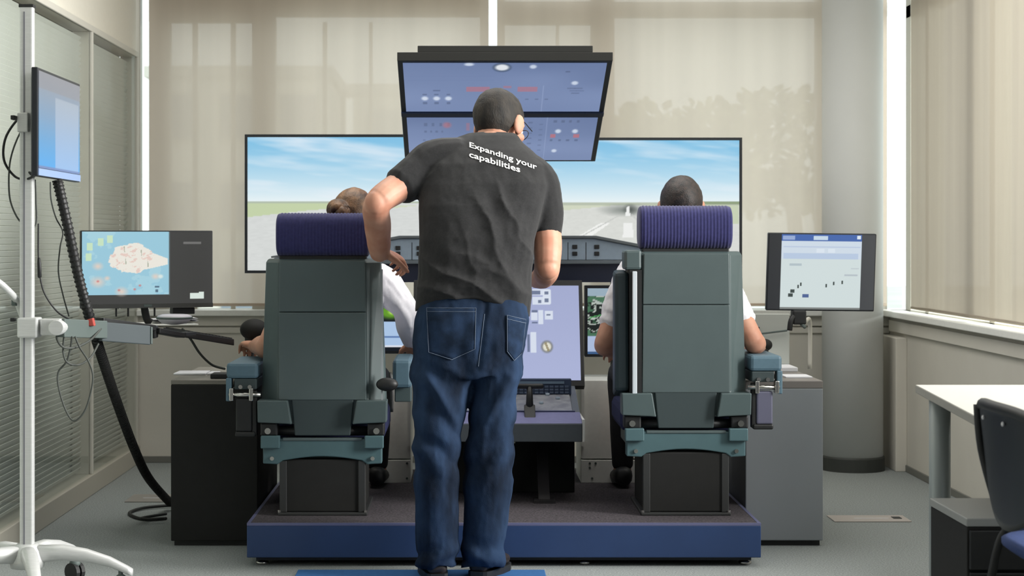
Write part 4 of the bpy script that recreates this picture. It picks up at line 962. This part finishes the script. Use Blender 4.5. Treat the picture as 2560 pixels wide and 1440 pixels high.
# side monitor (faces across the room)
XM = -1.39; Y0, Y1 = 6.0, 6.66
o_ = Vector((XM, Y0, H-(440-CY)*6.0/F)); h_ = (440-167)*6.0/F; w_ = Y1-Y0
t = thing('side_monitor', o_, 'monitor with a blue screen seen edge-on, high on the pole stand', 'monitor')
obj('housing', boxm((-.022, 0, 0), (0, w_, h_)), bezel, t, bevel=.004); obj('back_bulge', boxm((-.027, .1, .05), (-.022, w_-.1, h_-.05)), black_pl, t)
obj('chin', boxm((0, .004, .003), (.003, w_-.004, .026)), mat('monitor_chin', (130, 150, 190), .3), t)
def sidepic(u, v):
    k = v[:, None]; p = Pic(u, v, (0, 0, 0)); p.c = np.array([150, 152, 160.])*(1-k)+np.array([86, 158, 220.])*k
    p.c[:] += np.clip((v-.45)*1.3, 0, 1)[:, None]*np.array([-22, 6, 14.])
    m = (u > .38) & (u < .97) & (v > .22-.0*u)
    q = np.array([168, 174, 180.])*(1-k)+np.array([146, 182, 226.])*k; p.c[m] = q[m]
    p.rect(0, 0, 1, .17, (140, 142, 150), .7); p.rect(.5, .1, .62, .115, (176, 180, 186)); p.rect(0, .97, 1, 1, (110, 130, 180)); return p.c
screen('picture', t, (.0012, .01, .028), (0, w_-.02, 0), (0, 0, h_-.038), 80, 60, sidepic)
# map monitor
t = thing('map_monitor', P(202, 772, 7.42), 'widescreen monitor showing a pale blue map with dark side panel', 'monitor')
a, c = P(202, 772, 7.42), P(532, 775, 7.62); U = Vector((c.x-a.x, c.y-a.y, 0)); V = Vector((0, 0, P(202, 576, 7.42).z-a.z)); N = U.cross(V).normalized()
obj('housing', quadbox(B(), (0, 0, 0), U, V, N, .03), bezel, t, bevel=.004)
def mapp(u, v):
    p = Pic(u, v, (62, 62, 60)); s = (u < .665) & (v < .845); n = fbm(u*7, v*6, 3)
    p.put(s, (152, 198, 216)); p.put(s & (n > .62), (164, 206, 220))
    d = np.hypot((u-.375)/.165, (v-.35)/.19)+(fbm(u*14, v*14, 6)-.5)*.5
    p.put(s & (d < 1), (232, 228, 218)); p.poly([(.5, .26), (.655, .36), (.655, .44), (.5, .5), (.3, .54), (.25, .28)], (232, 228, 218))
    p.put(s & (d < 1.02) & (fbm(u*30, v*30, 8) > .63), (226, 200, 190))
    for x, y in ((.06, .2), (.14, .14), (.21, .1), (.05, .34)): p.rect(x-.022, y-.05, x+.022, y+.05, (204, 228, 186), .85)
    for x, y, r in ((.12, .46, .05), (.12, .67, .07), (.3, .8, .06), (.19, .62, .03), (.56, .6, .04)): p.ell(x, y, r, r*1.3, (226, 204, 190), .9, .9)
    for x, y in ((.32, .2), (.33, .36), (.45, .25), (.5, .4)): p.line(x, y, x+.003, y+.07, .006, (140, 150, 130), .7)
    for x, y in ((.28, .78), (.4, .77), (.12, .66), (.44, .72)): p.ell(x, y, .014, .02, (200, 120, 120), .8, .6)
    p.rect(.555, .73, .59, .75, (70, 90, 110), .8); p.rect(.56, .77, .58, .81, (70, 90, 110), .8); p.ell(.6, .6, .025, .035, (220, 230, 225), .9, .6)
    p.rect(.775, .135, .915, .165, (110, 110, 108)); p.rect(.83, .83, .935, .905, (214, 226, 218)); p.rect(.9, .81, .935, .83, (214, 226, 218))
    p.rect(.665, 0, .672, .85, (110, 130, 136), .6); return p.c
screen('picture', t, V*.02+U*.008+N*.0015, U*.984, V*.965, 230, 130, mapp)
obj('chin', quadbox(B(), V*.0+N*.003, U, V*.055, N, .003), mat('dark_chin', (66, 66, 64), .4), t)
obj('chin_badge', quadbox(B(), U*.47+V*.015+N*.005, U*.06, V*.03, N, .002), grey_plate, t)
obj('mount_plate', quadbox(B(), U*.4+V*.2-N*.03, U*.2, V*.3, N, .02), black_pl, t)
obj('mount_neck', (lambda bb: tube(bb, smooth_path([U*.5+V*.3-N*.05, U*.5+V*.05-N*.07, U*.52-V*.15-N*.07, U*.55-V*.2-N*.07], 4), .016, 10))(B()), black_pl, t, smooth=True)
obj('foot_block', quadbox(B(), U*.7-V*.09-N*.02, U*.17, V*.085, N, .06), black_pl, t, bevel=.003)
for f in (.27, .36, .56): obj('tray_hook', tube(B(), [U*f-V*.11-N*.02, U*f+V*.01-N*.02], .004, 6), black_pl, t)
Wt = quadbox(B(), U*.45-V*.235-N*.0, U*.44, V*.02, N, .22); obj('tray', Wt, white_paint, t, bevel=.003)
# paper heap and tablet on the tray
tr0 = P(202, 772, 7.42)+U*.45-V*.212
for i in range(6):
    a_ = random.uniform(-.12, .12); R = Matrix.Rotation(a_+.36, 3, 'Z'); b = B(); g = {}
    for x in range(7):
        for y in range(7):
            g[x, y] = b.verts.new(R @ Vector((-.09+.03*x, -.07+.025*y, .0025*i+.004*math.sin(x*.8+i)*(i > 2)+.004)))
    for x in range(6):
        for y in range(6): b.faces.new((g[x, y], g[x+1, y], g[x+1, y+1], g[x, y+1]))
    o = obj('paper_sheet', b, paper_m, None, smooth=True, loc=tr0+U*.21+Vector((0, .14, .002)))
    tag(o, 'loose white paper sheet on the tray under the map monitor', 'paper', 'papers under the map monitor')
t = thing('desk_light', P(436, 812, 7.35), 'round white device with rim below the map monitor', 'device')
b = B(); disc_lathe(b, [(.012, -.012), (.05, -.006), (.07, .012), (.068, .024), (.05, .03), (.01, .031)], (0, 0, .012), 28); obj('dish', b, mat('pale_grey_plastic', (196, 192, 200), .4), t, smooth=True)
b = B(); disc_lathe(b, [(.071, .012), (.074, .016), (.071, .02)], (0, 0, .012), 28); obj('rim', b, grey_plate, t, smooth=True)
t = thing('keyboard', P(470, 838, 7.3), 'thin black keyboard held out beside the left seat armrest', 'keyboard')
ka, kb = P(466, 828, 7.2), P(586, 848, 7.45); kd = kb-ka; ks = Vector((-kd.y, kd.x, 0)).normalized()*.12; k0 = P(470, 838, 7.3)
q = [ka-k0, kb-k0, kb-k0+ks+Vector((0, 0, .012)), ka-k0+ks+Vector((0, 0, .012))]
obj('case', skinrings(B(), [q, [p-Vector((0, 0, .026)) for p in q]]), black_pl, t, bevel=.003)
b = B()
for i in range(14):
    for j in range(5):
        o_ = q[0]+(q[1]-q[0])*((i+.25)/14.3)+(q[3]-q[0])*((j+.3)/5.4); e1, e2 = (q[1]-q[0])*.052, (q[3]-q[0])*.13
        skinrings(b, [[o_, o_+e1, o_+e1+e2, o_+e2], [p+Vector((0, 0, .004)) for p in (o_, o_+e1, o_+e1+e2, o_+e2)]])
k_ = obj('keys', b, MATS['dark_trim'], t); k_['kind'] = 'stuff'
# cables
def cable(name, pts, r, label, cat='cable', m=None, n=8, group=None):
    pts = [Vector(p) for p in pts]; o = obj(name, tube(B(), [p-pts[0] for p in smooth_path(pts, n)], r, 8, True), m or black_pl, smooth=True, loc=pts[0]); return tag(o, label, cat, group)
dark_c = mat('grey_cable', (62, 66, 62), .6)
Yc = 6.25
cable('power_cable', [P(82, 268, Yc), P(46, 296, Yc-.02), P(14, 345, Yc-.03), P(10, 400, Yc-.03), P(36, 440, Yc-.02), P(66, 448, Yc-.06), P(90, 436, Yc-.1)], .0042, 'black cable looping out left behind the side monitor')
cable('power_cable', [P(80, 278, Yc), P(66, 320, Yc-.04), P(62, 380, Yc-.05), P(70, 425, Yc-.06), P(86, 440, Yc-.08)], .005, 'short black cable hanging close against the pole behind the side monitor')
cable('signal_cable', [P(70, 300, Yc), P(44, 345, Yc-.03), P(26, 400, Yc-.04), P(22, 460, Yc-.04), P(28, 510, Yc-.04), P(52, 555, Yc-.06), P(88, 566, Yc-.03), P(90, 500, Yc), P(88, 450, Yc)], .003, 'thin grey cable hooked round the pole below the side monitor', m=dark_c)
t = cable('signal_cable', [P(96, 560, Yc), P(96, 640, Yc), P(100, 690, Yc), P(112, 735, Yc), P(142, 778, Yc+.03), P(172, 798, Yc+.1)], .003, 'thin black cable with inline plug falling beside the pole')
pl = obj('plug', tube(B(), [P(97, 646, Yc)-t.location, P(98, 658, Yc)-t.location, P(99, 692, Yc)-t.location], [.005, .007, .007], 8, True), black_pl, t, smooth=True)
cable('signal_cable', [P(126, 456, 6.3), P(128, 500, 6.3), P(140, 545, 6.35), P(157, 580, 6.4), P(150, 620, 6.4), P(146, 680, 6.4), P(158, 740, 6.42), P(172, 790, 6.44)], .0026, 'thin grey cable hanging from the side monitor beside the cable chain', m=dark_c)
cable('looped_cable', [P(150, 822, 6.24), P(142, 845, 6.2), P(158, 868, 6.2), P(190, 868, 6.25), P(226, 850, 6.35), P(252, 822, 6.45)], .004, 'dark cable loop slung closest under the grey arm', m=dark_c)
cable('looped_cable', [P(160, 842, 6.22), P(158, 880, 6.22), P(168, 906, 6.22), P(196, 912, 6.26), P(226, 894, 6.3), P(246, 860, 6.4)], .0035, 'dark cable forming the middle loop under the grey arm', m=dark_c)
cable('looped_cable', [P(188, 842, 6.24), P(200, 870, 6.24), P(222, 905, 6.24), P(232, 940, 6.24), P(226, 985, 6.24), P(210, 1030, 6.24), P(184, 1052, 6.24), P(162, 1020, 6.24), P(146, 965, 6.24), P(146, 930, 6.24), P(166, 904, 6.24), P(176, 870, 6.24), P(180, 842, 6.24)], .0032, 'dark cable hanging lowest in a long loop under the grey arm', m=dark_c)
cable('desk_cable', [P(456, 822, 7.3), P(478, 850, 7.3), P(500, 884, 7.35), P(530, 912, 7.4), P(562, 922, 7.4)], .005, 'dark cable running down from the keyboard to the black console', m=dark_c)
# cable chain from the side monitor to the floor
cp = [P(144, 452, 6.35), P(168, 560, 6.36), P(196, 690, 6.4), P(226, 800, 6.44), P(254, 890, 6.62), P(294, 1010, 6.95), P(335, 1120, 7.35), P(372, 1196, 7.75), P(426, 1258, 8.2)]
cp[-1].z = .03
t = thing('cable_chain', cp[0], 'black ribbed cable sleeve falling from the side monitor to the floor', 'cable')
path = [p-cp[0] for p in smooth_path(cp, 10)]
obj('sleeve', tube(B(), path, .0165, 12), black_pl, t, smooth=True)
b = B(); L = 0; acc = 0
for a_, c_ in zip(path, path[1:]):
    n = max(1, int((c_-a_).length/.012)); d = (c_-a_).normalized()
    for k in range(n):
        p = a_+(c_-a_)*(k/n); tube(b, [p-d*.003, p+d*.003], .0192, 12)
rb = obj('ribs', b, black_mat, t); rb['kind'] = 'stuff'
# things on the left console
z_ = .653
t = thing('white_tray', (P(480, 938, 7.5).x, 7.55, z_), 'flat white tray lying on the black left console', 'tray'); t.scale = (1, 1, 1)
obj('tray_base', boxm((-.075, -.06, 0), (.055, .1, .008)), paper_m, t, bevel=.003); obj('tray_lid', boxm((.06, -.05, 0), (.1, .08, .007)), paper_m, t, bevel=.003)
obj_ = obj('flat_adapter', boxm((-.05, -.05, 0), (.05, .05, .02)), black_pl, None, bevel=.004, loc=(P(562, 945, 7.35).x, 7.34, z_)); tag(obj_, 'small black adapter box on the edge of the black left console', 'adapter')
# things on the right console
t = thing('white_box', (P(1950, 925, 7.75).x, 7.80, .65), 'white box with a raised back board on the grey right console', 'box')
obj('box_base', boxm((-.10, -.07, 0), (.072, .16, .018)), paper_m, t, bevel=.003)
obj('back_board', boxm((-.10, .13, .018), (.072, .15, .235)), mat('pale_board', (192, 196, 190), .5), t, bevel=.003)
obj('board_rail', (lambda bb: tube(bb, [(-.07, .12, .148), (.06, .12, .164)], .004, 8))(B()), grey_plate, t)
obj('rail_clip', boxm((-.075, .112, .14), (-.06, .13, .18)), black_pl, t, bevel=.002)
o = obj('document', boxm((-.062, -.05, 0), (.045, .09, .006)), paper_m, None, bevel=.001, loc=(P(2000, 940, 7.4).x, 7.42, .65)); tag(o, 'thin white booklet lying at the front of the grey right console', 'booklet')
# chart monitor
a, c = P(1915, 776, 7.62), P(2185, 779, 7.62); U = Vector((c.x-a.x, 0, c.z-a.z)); V = P(1921, 582, 7.60)-a; V.y = -.02; N = U.cross(V).normalized()
t = thing('chart_monitor', a, 'monitor showing a white chart page between dark side bands, beside the column', 'monitor')
obj('housing', quadbox(B(), (0, 0, 0), U, V, N, .03), bezel, t, bevel=.004)
def chart(u, v):
    p = Pic(u, v, (44, 46, 48)); p.c += (u*26)[:, None]; s = (u > .115) & (u < .875)
    p.put(s, (206, 218, 218)); p.put(s & (v < .09), (66, 100, 168)); p.rect(.13, .02, .24, .07, (150, 170, 210)); p.rect(.42, .02, .55, .075, (196, 214, 230)); p.rect(.83, .015, .86, .06, (220, 230, 240))
    p.put(s & (v > .09) & (v < .33), (204, 216, 228)); p.rect(.14, .25, .84, .33, (176, 194, 220), .8); p.rect(.14, .16, .86, .17, (184, 198, 220)); p.rect(.45, .19, .52, .24, (216, 226, 236)); p.rect(.56, .19, .62, .24, (216, 226, 236))
    p.rect(.2, .39, .31, .42, (176, 190, 196)); p.rect(.72, .53, .84, .55, (180, 190, 196)); p.rect(.78, .44, .85, .46, (190, 200, 204))
    for x, y, w in ((.23, .76, .02), (.215, .815, .022), (.285, .70, .008), (.31, .665, .008), (.55, .68, .008), (.62, .655, .008), (.7, .635, .008)): p.rect(x-w, y-.025, x+w, y+.02, (62, 72, 70))
    p.rect(.33, .80, .385, .84, (78, 98, 146)); p.put(s & (v > .975), (120, 124, 122)); return p.c
screen('picture', t, U*.01+V*.02+N*.0015, U*.98, V*.965, 200, 130, chart)
obj('clamp_head', boxm(P(1982, 812, 7.6)-a, P(2010, 774, 7.66)-a), black_pl, t, bevel=.008)
obj('clamp_arm', tube(B(), smooth_path([P(2006, 790, 7.64)-a, P(1990, 788, 7.62)-a, P(1978, 800, 7.6)-a, P(1974, 826, 7.6)-a], 4), .011, 10), black_pl, t, smooth=True)
obj('clamp_lever', tube(B(), [P(2000, 806, 7.62)-a, P(2012, 818, 7.6)-a], .008, 8, True), grey_plate, t, smooth=True)
e = Vector((P(2030, 900, 7.85).x, 7.9, .65))-a
obj('support_arm', tube(B(), smooth_path([P(2000, 800, 7.66)-a, P(2012, 805, 7.76)-a, e+Vector((0, 0, .2)), e], 6), .009, 8), alu_frame, t, smooth=True)

# floor boxes
for px, py, lb, w_, d_, m_ in ((2172, 1298, 'pale floor outlet lid in the carpet by the column', .165, .085, mat('outlet_lid', (176, 168, 162), .5)),
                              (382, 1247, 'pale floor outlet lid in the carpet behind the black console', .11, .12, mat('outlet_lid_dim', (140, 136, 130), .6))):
    Y = H*F/(py-CY); p = P(px, py, Y); t = thing('floor_outlet', (p.x, p.y, 0), lb, 'floor outlet', 'floor outlets')
    obj('lid', boxm((-w_, -d_, 0), (w_, d_, .005)), m_, t, bevel=.002); obj('handle_slot', boxm((w_*.62, -.02, .005), (w_*.84, .03, .007)), black_pl, t)
    obj('lid_seam', boxm((-w_*.4, -.012, .005), (w_*.5, -.006, .0065)), paper_m, t)
Yg = 8.0
cable('floor_cable', [Vector((P(425, 1285, Yg).x, 7.9, .008)), Vector((P(370, 1283, Yg).x, 7.88, .008)), Vector((P(318, 1270, Yg).x, 8.05, .008)), Vector((P(340, 1255, Yg).x, 8.2, .01)), Vector((P(420, 1248, Yg).x, 8.28, .012))], .007, 'black cable looped on the carpet behind the black console')
cable('floor_cable', [Vector((P(427, 1276, Yg).x, 7.82, .02)), Vector((P(395, 1279, Yg).x, 7.80, .02)), Vector((P(372, 1282, Yg).x, 7.82, .022)), Vector((P(420, 1275, Yg).x, 7.95, .02))], .006, 'short black cable end on the carpet against the black console')
# floor mat
x0, x1 = (744-CX)*6.66/F, (1362-CX)*6.66/F
b = boxm((x0, 5.9, 0), (x1, 6.672, .008)); o = obj('floor_mat', b, mat_blue, None, bevel=.003); tag(o, 'thin blue floor mat under the standing man', 'mat')

# ---------------------------------------------------------------- right foreground: table, drawer unit, chair
zt = .74
t = thing('table', (1.85, 5.3, 0), 'white-topped table with grey round legs by the right wall', 'table')
ptop = [(1.442, 5.88), (2.25, 5.88), (2.25, 4.8), (1.338, 4.8)]
b = B(); prism(b, [(x-1.85, y-5.3) for x, y in ptop], 'z', zt-.026, zt); obj('tabletop', b, table_m, t, bevel=.003)
b = B(); prism(b, [(x-1.85, y-5.3) for x, y in ((1.49, 5.82), (2.2, 5.82), (2.2, 5.79), (1.49, 5.79))], 'z', zt-.075, zt-.027); obj('apron', b, leg_grey, t)
for x, y in ((1.487, 5.75), (2.19, 5.75), (2.19, 4.9)):
    b = B(); disc_lathe(b, [(.028, 0), (.033, .004), (.033, zt-.03), (.028, zt-.028)], (x-1.85, y-5.3, 0), 20); obj('leg', b, leg_grey, t, smooth=True)
t = thing('drawer_unit', (1.60, 5.32, 0), 'black drawer unit standing under the white table', 'drawer unit')
obj('carcass', boxm((-.2, -.2, .04), (.2, .2, .405)), black_mat, t, bevel=.004); obj('top', boxm((-.203, -.205, .405), (.203, .203, .428)), mat('unit_top', (150, 152, 150), .5), t, bevel=.003)
for k in range(3): f_ = obj('drawer', boxm((-.195, -.215, .05+.118*k), (.195, -.2, .16+.118*k)), black_pl, t, bevel=.003); obj('handle', boxm((-.05, -.225, .13+.118*k), (.05, -.215, .14+.118*k)), chrome, f_)
for x in (-.16, .16):
    for y in (-.16, .16): b = B(); cyl(b, (x-.01, y, .02), (x+.01, y, .02), .02, 14); obj('castor', b, black_pl, t)
# visitor chair, its back to the camera side
t = thing('visitor_chair', (1.566, 4.55, 0), 'black plastic chair with blue seat at the white table, bottom right', 'chair')
def cb(u, z, off=0): return Vector((-.20+off-.10*(z-.42)*1.1+.035*math.cos(u*math.pi/2)*-1+.02, .245*u*(1-.10*abs(z-.6)), z))
b = B(); g = {}; nu, nz = 20, 16
for i in range(nu+1):
    u = -1+2*i/nu
    for j in range(nz+1):
        e = j/nz; zmid = .485+.06*abs(u)**2; ztop = .79-.02*abs(u)**3; z = zmid+(ztop-zmid)*e; uu = u*(1-.22*(1-e)**1.4); g[i, j] = b.verts.new(cb(uu, z))
for i in range(nu):
    for j in range(nz): b.faces.new((g[i, j], g[i+1, j], g[i+1, j+1], g[i, j+1]))
bk = obj('backrest', b, mat('black_chair_shell', (30, 34, 38), .45), t, smooth=True); m_ = bk.modifiers.new('s', 'SOLIDIFY'); m_.thickness = .014; m_.offset = 0
b = B(); tube(b, [cb(-1+2*i/20, .79-.02*abs(-1+2*i/20)**3) for i in range(21)], .014, 10, True); obj('back_rim', b, black_pl, t, smooth=True)
for s_ in (-1, 1):
    pts = [cb(s_*.98, .775, -.01), cb(s_*.92, .66, -.012), Vector((-.19, s_*.205, .52)), Vector((-.165, s_*.205, .46)), Vector((-.19, s_*.215, .38)), Vector((-.26, s_*.225, 0.0))]
    obj('rear_leg', tube(B(), smooth_path(pts, 5), .011, 10), black_pl, t, smooth=True)
    obj('front_leg', tube(B(), smooth_path([Vector((-.15, s_*.205, .44)), Vector((.15, s_*.205, .43)), Vector((.2, s_*.21, .40)), Vector((.24, s_*.225, .0))], 5), .011, 10), black_pl, t, smooth=True)
b = B(); rg = [ring((.03, 0, z), (.235*k, 0, 0), (0, .23*k, 0), 28, 4) for z, k in ((.415, .92), (.43, 1), (.444, 1.0), (.452, .94), (.455, .7))]; skinrings(b, rg); obj('seat', b, off_blue, t, smooth=True)
for s_ in (-1, 1): b = B(); c_ = cb(s_*.35, .755, -.012); ellipsoid(b, c_, (.004, .006, .006), None, 10, 6); obj('rivet', b, paper_m, t, smooth=True)
